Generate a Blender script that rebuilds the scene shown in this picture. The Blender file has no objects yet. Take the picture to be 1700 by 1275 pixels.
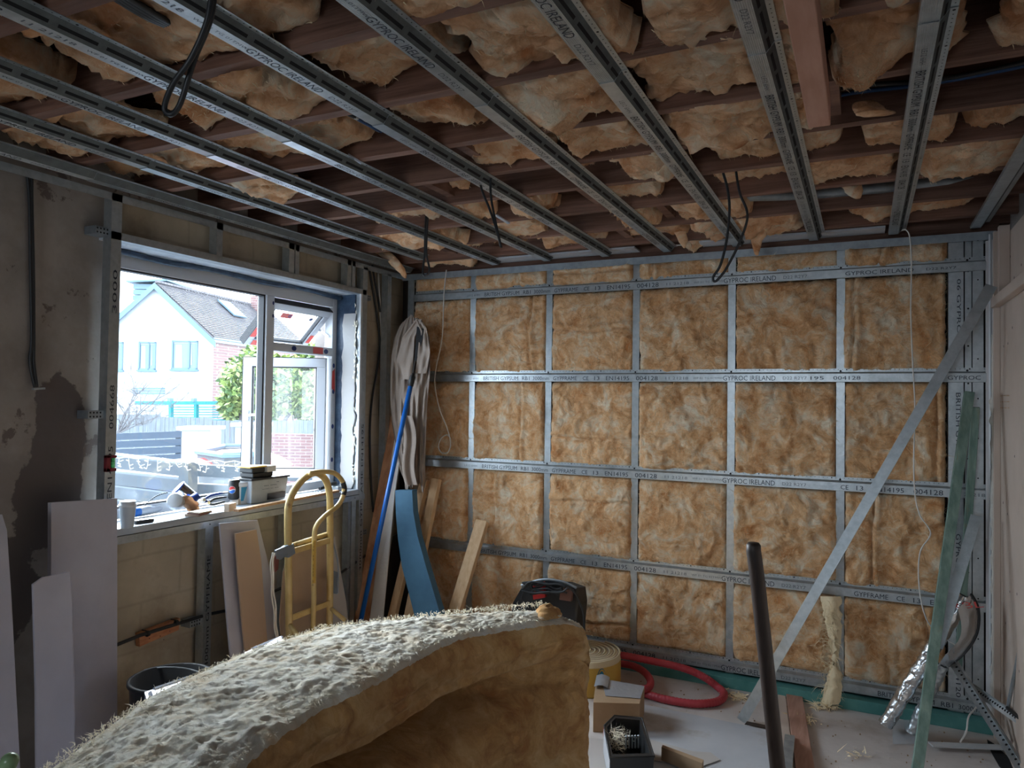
import bpy, math, random
from mathutils import Vector, Matrix, noise
random.seed(7)
sc = bpy.context.scene
C = sc.collection

# ------------------------------------------------------------------ camera, sky, light, exposure
FPX, YAW, PIT, ROL, CZ = 1212.56, math.radians(25.772), math.radians(1.3355), math.radians(.8035), 1.6727
cam = bpy.data.cameras.new('camera'); camo = bpy.data.objects.new('camera', cam); C.objects.link(camo)
cam.sensor_fit = 'HORIZONTAL'; cam.sensor_width = 36; cam.lens = 36*FPX/1700; cam.clip_end = 300; cam.clip_start = .02
cR = Vector((math.cos(YAW), math.sin(YAW), 0))
cF = Vector((-math.sin(YAW)*math.cos(PIT), math.cos(YAW)*math.cos(PIT), math.sin(PIT)))
cU = cR.cross(cF)
R2 = math.cos(ROL)*cR + math.sin(ROL)*cU; U2 = -math.sin(ROL)*cR + math.cos(ROL)*cU
CP = Vector((0, 0, CZ))
camo.matrix_world = Matrix((R2, U2, -cF)).transposed().to_4x4(); camo.location = CP
sc.camera = camo
w = bpy.data.worlds.new('overcast_sky'); sc.world = w; w.use_nodes = True
nt = w.node_tree; bgn = nt.nodes['Background']
tc = nt.nodes.new('ShaderNodeTexCoord'); sp = nt.nodes.new('ShaderNodeSeparateXYZ'); rp = nt.nodes.new('ShaderNodeValToRGB')
nt.links.new(tc.outputs['Generated'], sp.inputs[0]); nt.links.new(sp.outputs['Z'], rp.inputs[0]); nt.links.new(rp.outputs[0], bgn.inputs[0])
rp.color_ramp.elements[0].position = 0; rp.color_ramp.elements[0].color = (.80, .90, 1, 1)
rp.color_ramp.elements[1].position = 1; rp.color_ramp.elements[1].color = (.66, .83, 1, 1)
bgn.inputs['Strength'].default_value = 3.2
def portal(loc, rot, sx, sy):
    l = bpy.data.lights.new('daylight_portal', 'AREA'); l.shape = 'RECTANGLE'; l.size = sx; l.size_y = sy
    l.cycles.is_portal = True
    o = bpy.data.objects.new('daylight_portal', l); C.objects.link(o); o.location = loc; o.rotation_euler = rot
portal((-3.42, 3.18, 1.7), (math.pi/2, 0, -math.pi/2), 1.75, 1.3)
portal((-1.15, -3.45, 1.72), (math.pi/2, 0, 0), 1.5, .85)
sun = bpy.data.lights.new('hazy_sun', 'SUN'); sun.energy = 8.5; sun.angle = math.radians(58); sun.color = (.90, .96, 1)
so = bpy.data.objects.new('hazy_sun', sun); C.objects.link(so)
so.rotation_euler = Vector((-.78, .42, .48)).to_track_quat('Z', 'Y').to_euler()
sc.view_settings.view_transform = 'Standard'; sc.view_settings.look = 'None'
sc.view_settings.gamma = 1; sc.view_settings.use_curve_mapping = False
sc.view_settings.exposure = 1.85
sc.cycles.max_bounces = 10; sc.cycles.diffuse_bounces = 6; sc.cycles.transparent_max_bounces = 16
sc.cycles.use_denoising = True; sc.cycles.sample_clamp_indirect = 6

# ------------------------------------------------------------------ helpers
def ray(x, y): return cF + R2*((x-850)/FPX) - U2*((y-637.5)/FPX)
def onplane(x, y, ax, c):
    d = ray(x, y); t = (c - CP[ax])/d[ax]; return CP + d*t
def UX(x, y, c): return onplane(x, y, 0, c)
def UY(x, y, c): return onplane(x, y, 1, c)
def UZ(x, y, c): return onplane(x, y, 2, c)
def UD(x, y, d): return CP + ray(x, y)*d

class MB:
    def __init__(s): s.v = []; s.f = []; s.m = []
    def add(s, vs, fs, mi=0):
        n = len(s.v); s.v += [tuple(v) for v in vs]; s.f += [tuple(i+n for i in f) for f in fs]; s.m += [mi]*len(fs); return s
    def hexa(s, p, mi=0):            # p: 4 bottom then 4 top
        return s.add(p, [(3,2,1,0),(4,5,6,7),(0,1,5,4),(1,2,6,5),(2,3,7,6),(3,0,4,7)], mi)
    def box(s, x0, y0, z0, x1, y1, z1, mi=0):
        return s.hexa([(x0,y0,z0),(x1,y0,z0),(x1,y1,z0),(x0,y1,z0),(x0,y0,z1),(x1,y0,z1),(x1,y1,z1),(x0,y1,z1)], mi)
    def bar(s, a, b, w_, h_, up=(0,0,1), mi=0):   # rectangular bar from a to b; w_ across, h_ along up
        a = Vector(a); b = Vector(b); d = (b-a).normalized(); u = Vector(up); x = d.cross(u)
        if x.length < 1e-4: x = d.cross(Vector((1,0,0)))
        x.normalize(); u = x.cross(d).normalized(); x = x*w_/2; u = u*h_/2
        return s.hexa([a-x-u, b-x-u, b+x-u, a+x-u, a-x+u, b-x+u, b+x+u, a+x+u], mi)
    def slab(s, q, t, mi=0):         # quad q (4 pts) extruded by vector t
        q = [Vector(p) for p in q]; t = Vector(t)
        return s.hexa(q + [p+t for p in q], mi)
    def prism(s, poly, t, mi=0):     # 3D polygon extruded along t
        n = len(poly); poly = [Vector(p) for p in poly]; t = Vector(t)
        return s.add(poly+[p+t for p in poly], [tuple(range(n))[::-1], tuple(range(n, 2*n))] + [(i, (i+1) % n, (i+1) % n+n, i+n) for i in range(n)], mi)
    def tube(s, pts, r, n=8, mi=0, cap=True, rf=None):
        pts = [Vector(p) for p in pts]; vs = []; prev = None
        for i, p in enumerate(pts):
            d = (pts[min(i+1, len(pts)-1)] - pts[max(i-1, 0)])
            d = d.normalized() if d.length > 1e-9 else Vector((0,0,1))
            if prev is None: x = d.orthogonal().normalized()
            else:
                x = prev - d*prev.dot(d); x = x.normalized() if x.length > 1e-6 else d.orthogonal().normalized()
            prev = x; y = d.cross(x); rr = rf(i/(len(pts)-1)) if rf else r
            vs += [p + (x*math.cos(2*math.pi*k/n) + y*math.sin(2*math.pi*k/n))*rr for k in range(n)]
        fs = [(i*n+k, i*n+(k+1) % n, (i+1)*n+(k+1) % n, (i+1)*n+k) for i in range(len(pts)-1) for k in range(n)]
        if cap: fs += [tuple(range(n))[::-1], tuple(range((len(pts)-1)*n, len(pts)*n))]
        return s.add(vs, fs, mi)
    def lathe(s, prof, base=(0,0,0), n=24, axis=(0,0,1), mi=0):   # prof: (r, h) list
        base = Vector(base); z = Vector(axis).normalized(); x = z.orthogonal().normalized(); y = z.cross(x); vs = []
        for r, h in prof: vs += [base + z*h + (x*math.cos(2*math.pi*k/n)+y*math.sin(2*math.pi*k/n))*r for k in range(n)]
        fs = [(i*n+k, i*n+(k+1) % n, (i+1)*n+(k+1) % n, (i+1)*n+k) for i in range(len(prof)-1) for k in range(n)]
        return s.add(vs, fs, mi)
    def disc(s, c, r, axis=(0,0,1), n=8, mi=0):
        c = Vector(c); z = Vector(axis).normalized(); x = z.orthogonal().normalized(); y = z.cross(x)
        return s.add([c+(x*math.cos(2*math.pi*k/n)+y*math.sin(2*math.pi*k/n))*r for k in range(n)], [tuple(range(n))], mi)
    def grid(s, P, nu, nv, mi=0, close=False):   # P(i,j) -> point
        vs = [P(i, j) for i in range(nu) for j in range(nv)]
        fs = [(i*nv+j, (i+1)*nv+j, (i+1)*nv+j+1, i*nv+j+1) for i in range(nu-1) for j in range(nv-1)]
        if close: fs += [(i*nv+nv-1, (i+1)*nv+nv-1, (i+1)*nv, i*nv) for i in range(nu-1)]
        return s.add(vs, fs, mi)
    def build(s, name, mats, parent=None, smooth=False, bevel=0, kind=None, label=None):
        if not isinstance(mats, (list, tuple)): mats = [mats]
        me = bpy.data.meshes.new(name); o = bpy.data.objects.new(name, me)
        if parent is None:
            xs = [v[0] for v in s.v]; ys = [v[1] for v in s.v]; zs = [v[2] for v in s.v]
            org = Vector(((min(xs)+max(xs))/2, (min(ys)+max(ys))/2, min(zs))); o.location = org
        else:
            org = Vector(parent.get('_o', (0,0,0)))
        o['_o'] = tuple(org)
        me.from_pydata([(v[0]-org.x, v[1]-org.y, v[2]-org.z) for v in s.v], [], s.f)
        for m in mats: me.materials.append(m)
        if len(mats) > 1: me.polygons.foreach_set('material_index', s.m)
        if smooth: me.polygons.foreach_set('use_smooth', [True]*len(s.f))
        me.update(); C.objects.link(o)
        if parent is not None: o.parent = parent
        if bevel:
            b = o.modifiers.new('bevel', 'BEVEL'); b.width = bevel; b.segments = 2; b.limit_method = 'ANGLE'
        if kind: o['kind'] = kind
        if label: o['label'] = label
        return o
def tag(o, label, cat, group=None, kind=None):
    o['label'] = label; o['category'] = cat
    if group: o['group'] = group
    if kind: o['kind'] = kind
    return o
def thing(name, loc, label, cat, group=None):
    o = bpy.data.objects.new(name, None); C.objects.link(o); o.location = loc; o['_o'] = tuple(loc); o.empty_display_size = .05
    return tag(o, label, cat, group)
def struct(o): o['kind'] = 'structure'; return o
def smoothpts(pts, n=8):
    pts = [Vector(p) for p in pts]; out = []
    for i in range(len(pts)-1):
        p0 = pts[max(i-1, 0)]; p1 = pts[i]; p2 = pts[i+1]; p3 = pts[min(i+2, len(pts)-1)]
        for k in range(n):
            t = k/n
            out.append(.5*((2*p1)+(p2-p0)*t+(2*p0-5*p1+4*p2-p3)*t*t+(3*p1-p0-3*p2+p3)*t**3))
    return out+[pts[-1]]
def lerp(tab, t):
    if t <= tab[0][0]: return tab[0][1]
    for (a, x), (b, y) in zip(tab, tab[1:]):
        if t <= b: return x+(y-x)*(t-a)/(b-a)
    return tab[-1][1]
ORD = ['first', 'second', 'third', 'fourth', 'fifth', 'sixth', 'seventh', 'eighth', 'ninth', 'tenth', 'eleventh', 'twelfth']

# ------------------------------------------------------------------ materials
def mat(name, col, rough=.6, metal=0, col2=None, scale=8, stretch=(1,1,1), bump=0, bscale=60, detail=6, lo=.35, hi=.65, warp=0, emit=0, spec=.5, dirt=None):
    m = bpy.data.materials.new(name); m.use_nodes = True; t = m.node_tree; b = t.nodes['Principled BSDF']
    b.inputs['Base Color'].default_value = (*col, 1); b.inputs['Roughness'].default_value = rough; b.inputs['Metallic'].default_value = metal
    b.inputs['Specular IOR Level'].default_value = spec
    if col2 or bump or dirt:
        tc = t.nodes.new('ShaderNodeTexCoord'); mp = t.nodes.new('ShaderNodeMapping'); mp.inputs['Scale'].default_value = stretch
        oi = t.nodes.new('ShaderNodeObjectInfo'); ad = t.nodes.new('ShaderNodeVectorMath'); ad.operation = 'MULTIPLY_ADD'
        ad.inputs[1].default_value = (1,1,1)
        t.links.new(tc.outputs['Object'], ad.inputs[0]); t.links.new(oi.outputs['Location'], ad.inputs[2])
        t.links.new(ad.outputs[0], mp.inputs[0])
    if col2:
        n = t.nodes.new('ShaderNodeTexNoise'); n.inputs['Scale'].default_value = scale; n.inputs['Detail'].default_value = detail; n.inputs['Distortion'].default_value = warp
        n.inputs['Roughness'].default_value = .6
        r = t.nodes.new('ShaderNodeValToRGB'); r.color_ramp.elements[0].position = lo; r.color_ramp.elements[1].position = hi
        r.color_ramp.elements[0].color = (*col, 1); r.color_ramp.elements[1].color = (*col2, 1)
        t.links.new(mp.outputs[0], n.inputs['Vector']); t.links.new(n.outputs['Fac'], r.inputs[0]); src = r.outputs[0]
        if dirt:
            n2 = t.nodes.new('ShaderNodeTexNoise'); n2.inputs['Scale'].default_value = dirt[1]; n2.inputs['Detail'].default_value = 8; n2.inputs['Roughness'].default_value = .65
            r2 = t.nodes.new('ShaderNodeValToRGB'); r2.color_ramp.elements[0].position = dirt[2]; r2.color_ramp.elements[1].position = dirt[3]
            mx = t.nodes.new('ShaderNodeMix'); mx.data_type = 'RGBA'
            t.links.new(mp.outputs[0], n2.inputs['Vector']); t.links.new(n2.outputs['Fac'], r2.inputs[0]); t.links.new(r2.outputs[0], mx.inputs['Factor'])
            t.links.new(src, mx.inputs['A']); mx.inputs['B'].default_value = (*dirt[0], 1); src = mx.outputs['Result']
        t.links.new(src, b.inputs['Base Color'])
    if bump:
        n = t.nodes.new('ShaderNodeTexNoise'); n.inputs['Scale'].default_value = bscale; n.inputs['Detail'].default_value = 6
        n.inputs['Distortion'].default_value = warp
        bp = t.nodes.new('ShaderNodeBump'); bp.inputs['Strength'].default_value = min(1, bump); bp.inputs['Distance'].default_value = .004 if bump <= 1 else .004*bump
        t.links.new(mp.outputs[0], n.inputs['Vector']); t.links.new(n.outputs['Fac'], bp.inputs['Height']); t.links.new(bp.outputs[0], b.inputs['Normal'])
    if emit:
        b.inputs['Emission Color'].default_value = (*col, 1); b.inputs['Emission Strength'].default_value = emit
    return m
def wool(name, a, b_, c_, scale=9):
    m = bpy.data.materials.new(name); m.use_nodes = True; t = m.node_tree; b = t.nodes['Principled BSDF']; L = t.links.new; N = t.nodes.new
    b.inputs['Roughness'].default_value = .95; b.inputs['Specular IOR Level'].default_value = .1
    b.inputs['Sheen Weight'].default_value = .15; b.inputs['Sheen Roughness'].default_value = .6
    tc = N('ShaderNodeTexCoord'); oi = N('ShaderNodeObjectInfo'); ad = N('ShaderNodeVectorMath'); L(tc.outputs['Object'], ad.inputs[0]); L(oi.outputs['Location'], ad.inputs[1])
    wn = N('ShaderNodeTexNoise'); wn.inputs['Scale'].default_value = 5; wn.inputs['Detail'].default_value = 3
    sb = N('ShaderNodeVectorMath'); sb.operation = 'MULTIPLY_ADD'; sb.inputs[1].default_value = (.22,.22,.22)
    L(ad.outputs[0], wn.inputs['Vector']); L(wn.outputs['Color'], sb.inputs[0]); L(ad.outputs[0], sb.inputs[2])
    n1 = N('ShaderNodeTexNoise'); n1.inputs['Scale'].default_value = scale; n1.inputs['Detail'].default_value = 9; n1.inputs['Roughness'].default_value = .68; n1.inputs['Distortion'].default_value = .25
    r = N('ShaderNodeValToRGB'); e = r.color_ramp.elements; e[0].position = .34; e[0].color = (*a, 1); e[1].position = .66; e[1].color = (*c_, 1)
    x = e.new(.5); x.color = (*b_, 1)
    L(sb.outputs[0], n1.inputs['Vector']); L(n1.outputs['Fac'], r.inputs[0]); L(r.outputs[0], b.inputs['Base Color'])
    n2 = N('ShaderNodeTexNoise'); n2.inputs['Scale'].default_value = 26; n2.inputs['Detail'].default_value = 8; n2.inputs['Roughness'].default_value = .78; n2.inputs['Distortion'].default_value = .7
    L(sb.outputs[0], n2.inputs['Vector'])
    bp = N('ShaderNodeBump'); bp.inputs['Strength'].default_value = .9; bp.inputs['Distance'].default_value = .02
    L(n2.outputs['Fac'], bp.inputs['Height']); L(bp.outputs[0], b.inputs['Normal'])
    return m
M = {}
M['wool'] = wool('mineral_wool', (.64,.28,.10), (.90,.56,.29), (.98,.86,.67))
M['wool_ceiling'] = wool('mineral_wool_ceiling', (.70,.29,.11), (.95,.59,.33), (.98,.85,.66), 6)
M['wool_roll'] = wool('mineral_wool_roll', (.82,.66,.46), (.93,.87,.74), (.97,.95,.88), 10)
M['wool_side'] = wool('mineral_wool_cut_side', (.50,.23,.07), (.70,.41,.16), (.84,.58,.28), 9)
M['fibre'] = mat('loose_fibre', (.86,.72,.48), .95)
M['fibre_pale'] = mat('pale_fibre', (.90,.84,.70), .95)
M['joist'] = mat('joist_wood', (.11,.05,.032), .8, col2=(.26,.14,.10), scale=5, stretch=(.3,3,6), bump=.5, bscale=30)
M['joist_face'] = M['joist']
M['galv'] = mat('galvanised', (.42,.47,.50), .34, .75, col2=(.52,.57,.60), scale=30, bump=.15, bscale=80, dirt=((.30,.33,.34), 6, .55, .8))
M['galv_dark'] = mat('galvanised_dull', (.28,.32,.35), .5, .7, col2=(.38,.42,.45), scale=20)
M['galv_web_shade'] = mat('dulled_by_shade_slotted_web', (.10,.115,.12), .6, .5, col2=(.14,.16,.165), scale=20)  # same steel as the bar, with the web's shade put into its colour
M['ink'] = mat('printed_ink', (.02,.03,.05), .6)
M['ink_light'] = mat('faded_ink', (.12,.14,.17), .6)
M['hole'] = mat('perforation_dark', (.01,.01,.012), .9)
M['plaster'] = mat('old_plaster', (.235,.205,.185), .9, col2=(.33,.295,.27), scale=3.2, bump=1, bscale=14, lo=.38, hi=.6, dirt=((.14,.11,.10), 7, .60, .63))
def patches(m, spots, col, edge=.22):
    t = m.node_tree; N = t.nodes.new; L = t.links.new; b = t.nodes['Principled BSDF']; src = b.inputs['Base Color'].links[0].from_socket
    ge = N('ShaderNodeNewGeometry'); nz = N('ShaderNodeTexNoise'); nz.inputs['Scale'].default_value = 5; nz.inputs['Detail'].default_value = 9; nz.inputs['Roughness'].default_value = .65
    L(ge.outputs['Position'], nz.inputs['Vector']); prev = None
    for (y, z, ry, rz) in spots:
        mp = N('ShaderNodeVectorMath'); mp.operation = 'SUBTRACT'; mp.inputs[1].default_value = (0, y, z); L(ge.outputs['Position'], mp.inputs[0])
        m2 = N('ShaderNodeVectorMath'); m2.operation = 'MULTIPLY'; m2.inputs[1].default_value = (0, 1/ry, 1/rz); L(mp.outputs[0], m2.inputs[0])
        ln = N('ShaderNodeVectorMath'); ln.operation = 'LENGTH'; L(m2.outputs[0], ln.inputs[0])
        if prev is None: prev = ln.outputs['Value']
        else:
            mn = N('ShaderNodeMath'); mn.operation = 'MINIMUM'; L(prev, mn.inputs[0]); L(ln.outputs['Value'], mn.inputs[1]); prev = mn.outputs[0]
    ad = N('ShaderNodeMath'); ad.operation = 'MULTIPLY_ADD'; ad.inputs[1].default_value = 1.6; L(nz.outputs['Fac'], ad.inputs[0]); L(prev, ad.inputs[2])
    mr = N('ShaderNodeMapRange'); mr.inputs['From Min'].default_value = 1.8; mr.inputs['From Max'].default_value = 1.74; L(ad.outputs[0], mr.inputs['Value'])
    mx = N('ShaderNodeMix'); mx.data_type = 'RGBA'; L(mr.outputs[0], mx.inputs['Factor']); L(src, mx.inputs['A']); mx.inputs['B'].default_value = (*col, 1); L(mx.outputs['Result'], b.inputs['Base Color'])
patches(M['plaster'], [(2.03, 1.50, .13, .24), (1.98, 1.20, .14, .20), (1.75, .85, .25, .25), (2.1,1.25,.06,.4)], (.115, .095, .09))
M['render_low'] = mat('wall_render', (.40,.345,.26), .9, col2=(.53,.47,.37), scale=2.5, bump=.6, bscale=18, dirt=((.24,.19,.14), 1.4, .53, .72))
def joints(m, col, amt):
    t = m.node_tree; N = t.nodes.new; L = t.links.new; b = t.nodes['Principled BSDF']; src = b.inputs['Base Color'].links[0].from_socket
    ge = N('ShaderNodeNewGeometry'); sx = N('ShaderNodeSeparateXYZ'); cx = N('ShaderNodeCombineXYZ'); L(ge.outputs['Position'], sx.inputs[0]); L(sx.outputs['Y'], cx.inputs['X']); L(sx.outputs['Z'], cx.inputs['Y'])
    nz = N('ShaderNodeTexNoise'); nz.inputs['Scale'].default_value = 3; L(ge.outputs['Position'], nz.inputs['Vector']); ma = N('ShaderNodeVectorMath'); ma.operation = 'MULTIPLY_ADD'; ma.inputs[1].default_value = (.03,.03,0); L(nz.outputs['Color'], ma.inputs[0]); L(cx.outputs[0], ma.inputs[2])
    bk = N('ShaderNodeTexBrick'); bk.inputs['Scale'].default_value = 1; bk.inputs['Brick Width'].default_value = .45; bk.inputs['Row Height'].default_value = .225; bk.inputs['Mortar Size'].default_value = .012; bk.inputs['Mortar Smooth'].default_value = 1
    L(ma.outputs[0], bk.inputs['Vector']); mu = N('ShaderNodeMath'); mu.operation = 'MULTIPLY'; mu.inputs[1].default_value = amt; L(bk.outputs['Fac'], mu.inputs[0])
    mx = N('ShaderNodeMix'); mx.data_type = 'RGBA'; L(mu.outputs[0], mx.inputs['Factor']); L(src, mx.inputs['A']); mx.inputs['B'].default_value = (*col, 1); L(mx.outputs['Result'], b.inputs['Base Color'])
joints(M['render_low'], (.22,.18,.135), .26)
M['void'] = mat('dark_void', (.035,.025,.02), .95)
M['boards'] = mat('floorboards_under', (.07,.04,.03), .9, col2=(.11,.06,.04), scale=4, stretch=(1,6,1))
M['screed'] = mat('floor_board_dusty', (.54,.50,.48), .85, col2=(.64,.60,.58), scale=3, bump=.3, bscale=40, dirt=((.34,.28,.22), 2.2, .54, .75))
M['gyp'] = mat('plasterboard_paper', (.44,.43,.49), .85, col2=(.50,.49,.55), scale=4)
M['gyp_edge'] = mat('plasterboard_edge', (.60,.57,.54), .95, bump=.8, bscale=60)
M['gyp_pink'] = mat('plasterboard_ivory', (.55,.45,.38), .85, col2=(.62,.52,.45), scale=3, dirt=((.42,.32,.26), 2, .6, .8))
M['gyp_floor'] = mat('plasterboard_grey', (.44,.46,.50), .8, col2=(.52,.53,.56), scale=3, dirt=((.34,.31,.29), 3, .55, .7))
M['pine'] = mat('pine', (.62,.40,.22), .7, col2=(.74,.53,.32), scale=5, stretch=(8,8,.8), bump=.2)
M['pine_dark'] = mat('pine_dark', (.46,.27,.15), .75, col2=(.58,.37,.22), scale=5, stretch=(8,8,.8))
M['pine_y'] = mat('pinkish_timber', (.40,.215,.16), .8, col2=(.50,.29,.22), scale=5, stretch=(10,1,10), bump=.3)
M['osb'] = mat('osb', (.42,.18,.08), .75, col2=(.66,.36,.20), scale=16, stretch=(1,1,.4), detail=3)
M['teal_wood'] = mat('treated_timber', (.11,.19,.165), .75, col2=(.23,.33,.28), scale=7, stretch=(4,4,.7), bump=.3, dirt=((.24,.22,.15), 5, .6, .75))
M['teal_sole'] = mat('treated_sole_plate', (.05,.20,.19), .7, col2=(.10,.29,.27), scale=6)
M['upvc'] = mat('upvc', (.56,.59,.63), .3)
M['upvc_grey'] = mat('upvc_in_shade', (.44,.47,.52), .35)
M['gasket'] = mat('rubber_gasket', (.03,.03,.035), .6)
M['membrane'] = mat('blue_membrane', (.015,.035,.075), .4, col2=(.05,.09,.15), scale=18, bump=1, bscale=30)
M['foil_soffit'] = mat('soffit_foil', (.55,.62,.70), .35, .3, col2=(.72,.77,.82), scale=14, bump=1, bscale=22, dirt=((.10,.14,.22), 9, .62, .68))
M['white_plaster'] = mat('white_plaster', (.52,.52,.52), .8, bump=1, bscale=24)
M['sill'] = mat('sill_white', (.38,.42,.47), .5, col2=(.45,.49,.53), scale=6, dirt=((.5,.47,.43), 8, .58, .75))
M['white'] = mat('white_plastic', (.60,.62,.64), .35)
M['black'] = mat('black_plastic', (.015,.016,.018), .45)
M['black_cable'] = mat('black_cable', (.02,.022,.025), .45)
M['white_cable'] = mat('white_cable', (.72,.70,.67), .45)
M['blue'] = mat('blue_enamel', (.01,.13,.50), .3)
M['cobalt'] = mat('blue_grip', (.01,.05,.30), .4)
M['cable_blue'] = mat('blue_cable', (.02,.07,.20), .45)
M['foam_blue'] = mat('blue_foam', (.05,.14,.235), .7, col2=(.065,.18,.29), scale=8)
M['cloth'] = mat('dust_sheet', (.25,.20,.165), .9, col2=(.33,.27,.23), scale=5, bump=.4, bscale=200)
M['truck'] = mat('cream_yellow_paint', (.52,.36,.13), .4, col2=(.62,.46,.20), scale=10, dirt=((.30,.17,.07), 14, .62, .7))
M['ply'] = mat('hardboard', (.36,.255,.17), .7, col2=(.42,.30,.21), scale=4)
M['tape'] = mat('duct_tape', (.20,.24,.29), .4, .3, bump=1, bscale=30)
M['rope'] = mat('rope', (.66,.60,.52), .9)
M['chrome'] = mat('polished_steel', (.62,.66,.70), .18, 1)
M['silver'] = mat('silver_foil', (.70,.72,.74), .22, .95, bump=1.5, bscale=22, warp=.8)
M['silver_paper'] = mat('white_foil_tape', (.42,.45,.50), .4, .5, bump=1.5, bscale=30)
M['card'] = mat('cardboard', (.32,.21,.12), .8, col2=(.38,.26,.16), scale=6)
M['cream'] = mat('cream_foam', (.74,.64,.44), .8, bump=.5, bscale=60)
M['yellow'] = mat('yellow_wrap', (.62,.40,.08), .5)
M['cyan'] = mat('cyan_print', (.02,.22,.36), .5)
M['red_hose'] = mat('red_hose', (.42,.035,.05), .5, col2=(.50,.06,.08), scale=12)
M['red'] = mat('red_plastic', (.55,.03,.03), .4)
M['maroon'] = mat('maroon_plastic', (.16,.01,.02), .4)
M['vial'] = mat('green_vial', (.12,.62,.22), .2)
M['dark_wood'] = mat('dark_handle', (.020,.012,.010), .5, col2=(.045,.028,.022), scale=8, stretch=(6,6,.6))
M['paper'] = mat('torn_paper', (.48,.45,.43), .9)
M['paper_cup'] = mat('paper_cup', (.50,.56,.62), .5)
M['sample'] = mat('laminate_sample', (.16,.05,.04), .4)
M['sample_pale'] = mat('pale_ply_edge', (.66,.56,.44), .7)
M['amber'] = mat('amber_paper', (.52,.28,.12), .6)
M['red_tape'] = mat('red_film', (.60,.07,.06), .4)
M['navy'] = mat('navy_print', (.01,.03,.14), .4)
M['lilac_block'] = mat('brick_timber', (.42,.16,.07), .8, col2=(.55,.26,.13), scale=8, stretch=(8,2,8))
M['foam_seal'] = mat('expanding_foam', (.60,.57,.52), .9, bump=1.5, bscale=40)
M['purple_pack'] = mat('clear_pack_film', (.34,.38,.48), .35)
# outdoors
M['o_white'] = mat('white_render', (.40,.43,.46), .8)
M['o_tile'] = mat('roof_tiles', (.085,.078,.085), .8, col2=(.14,.125,.13), scale=3)
M['o_brick'] = bpy.data.materials.new('house_brick')
m = M['o_brick']; m.use_nodes = True; t = m.node_tree; bk = t.nodes.new('ShaderNodeTexBrick'); tcc = t.nodes.new('ShaderNodeTexCoord'); mpp = t.nodes.new('ShaderNodeMapping')
mpp.inputs['Rotation'].default_value = (math.pi/2, 0, 0); mpp.inputs['Scale'].default_value = (1, 1, 1)
t.links.new(tcc.outputs['Object'], mpp.inputs[0]); t.links.new(mpp.outputs[0], bk.inputs['Vector']); t.links.new(bk.outputs['Color'], t.nodes['Principled BSDF'].inputs['Base Color'])
bk.inputs['Scale'].default_value = 1; bk.inputs['Brick Width'].default_value = .45; bk.inputs['Row Height'].default_value = .14; bk.inputs['Mortar Size'].default_value = .014
bk.inputs['Color1'].default_value = (.15,.065,.06,1); bk.inputs['Color2'].default_value = (.115,.05,.05,1); bk.inputs['Mortar'].default_value = (.20,.17,.165,1)
M['o_brick_low'] = M['o_brick'].copy(); M['o_brick_low'].name = 'garden_brick'
for n_ in M['o_brick_low'].node_tree.nodes:
    if n_.bl_idname == 'ShaderNodeTexBrick': n_.inputs['Scale'].default_value = 2
M['o_trim'] = mat('grey_blue_trim', (.09,.15,.20), .6)
M['o_glass'] = mat('window_glass_dark', (.10,.15,.17), .12)
M['o_curtain'] = mat('net_curtain', (.22,.24,.27), .8)
M['o_teal'] = mat('teal_paint', (.0,.16,.18), .6)
M['o_fence'] = mat('weathered_palings', (.11,.125,.14), .85, col2=(.155,.17,.185), scale=3, stretch=(8,8,1))
M['o_slat'] = mat('slate_grey_slats', (.028,.045,.07), .7)
M['o_ground'] = mat('pale_paving', (.12,.135,.155), .9, col2=(.15,.165,.185), scale=1.5)
M['o_deck'] = mat('weathered_sleeper', (.08,.10,.12), .8, col2=(.105,.125,.145), scale=4)
M['o_deck_top'] = mat('pale_coping', (.17,.20,.23), .8)
M['o_skip'] = mat('skip_grey', (.05,.06,.07), .6)
M['o_leaf'] = mat('leaf_green', (.14,.22,.05), .6, col2=(.32,.37,.12), scale=2.5)
M['o_leaf_dark'] = mat('leaf_deep_green', (.05,.10,.03), .6)
M['o_twig'] = mat('bare_twigs', (.10,.095,.10), .8)
M['o_lights'] = mat('icicle_light_cable', (.36,.34,.30), .5)
M['o_glass2'] = bpy.data.materials.new('window_pane')
def glassmat(m, dust=.03, tint=(.97,.99,1,1)):
    m.use_nodes = True; t = m.node_tree; t.nodes.remove(t.nodes['Principled BSDF']); out = t.nodes['Material Output']
    tr = t.nodes.new('ShaderNodeBsdfTransparent'); tr.inputs[0].default_value = tint
    gl = t.nodes.new('ShaderNodeBsdfGlossy'); gl.inputs['Roughness'].default_value = .02
    fr = t.nodes.new('ShaderNodeFresnel'); ge = t.nodes.new('ShaderNodeNewGeometry'); mr = t.nodes.new('ShaderNodeMapRange')
    mr.inputs['To Min'].default_value = 1.45; mr.inputs['To Max'].default_value = 1/1.45; t.links.new(ge.outputs['Backfacing'], mr.inputs['Value']); t.links.new(mr.outputs[0], fr.inputs[0])
    mx = t.nodes.new('ShaderNodeMixShader')
    df = t.nodes.new('ShaderNodeBsdfDiffuse'); df.inputs[0].default_value = (.8,.85,.9,1); m2 = t.nodes.new('ShaderNodeMixShader'); m2.inputs[0].default_value = dust
    t.links.new(fr.outputs[0], mx.inputs[0]); t.links.new(tr.outputs[0], mx.inputs[1]); t.links.new(gl.outputs[0], mx.inputs[2])
    t.links.new(mx.outputs[0], m2.inputs[1]); t.links.new(df.outputs[0], m2.inputs[2]); t.links.new(m2.outputs[0], out.inputs[0])
glassmat(M['o_glass2'])
M['clear'] = bpy.data.materials.new('clear_plastic'); glassmat(M['clear'], .35, (.86,.90,.94,1))

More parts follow.
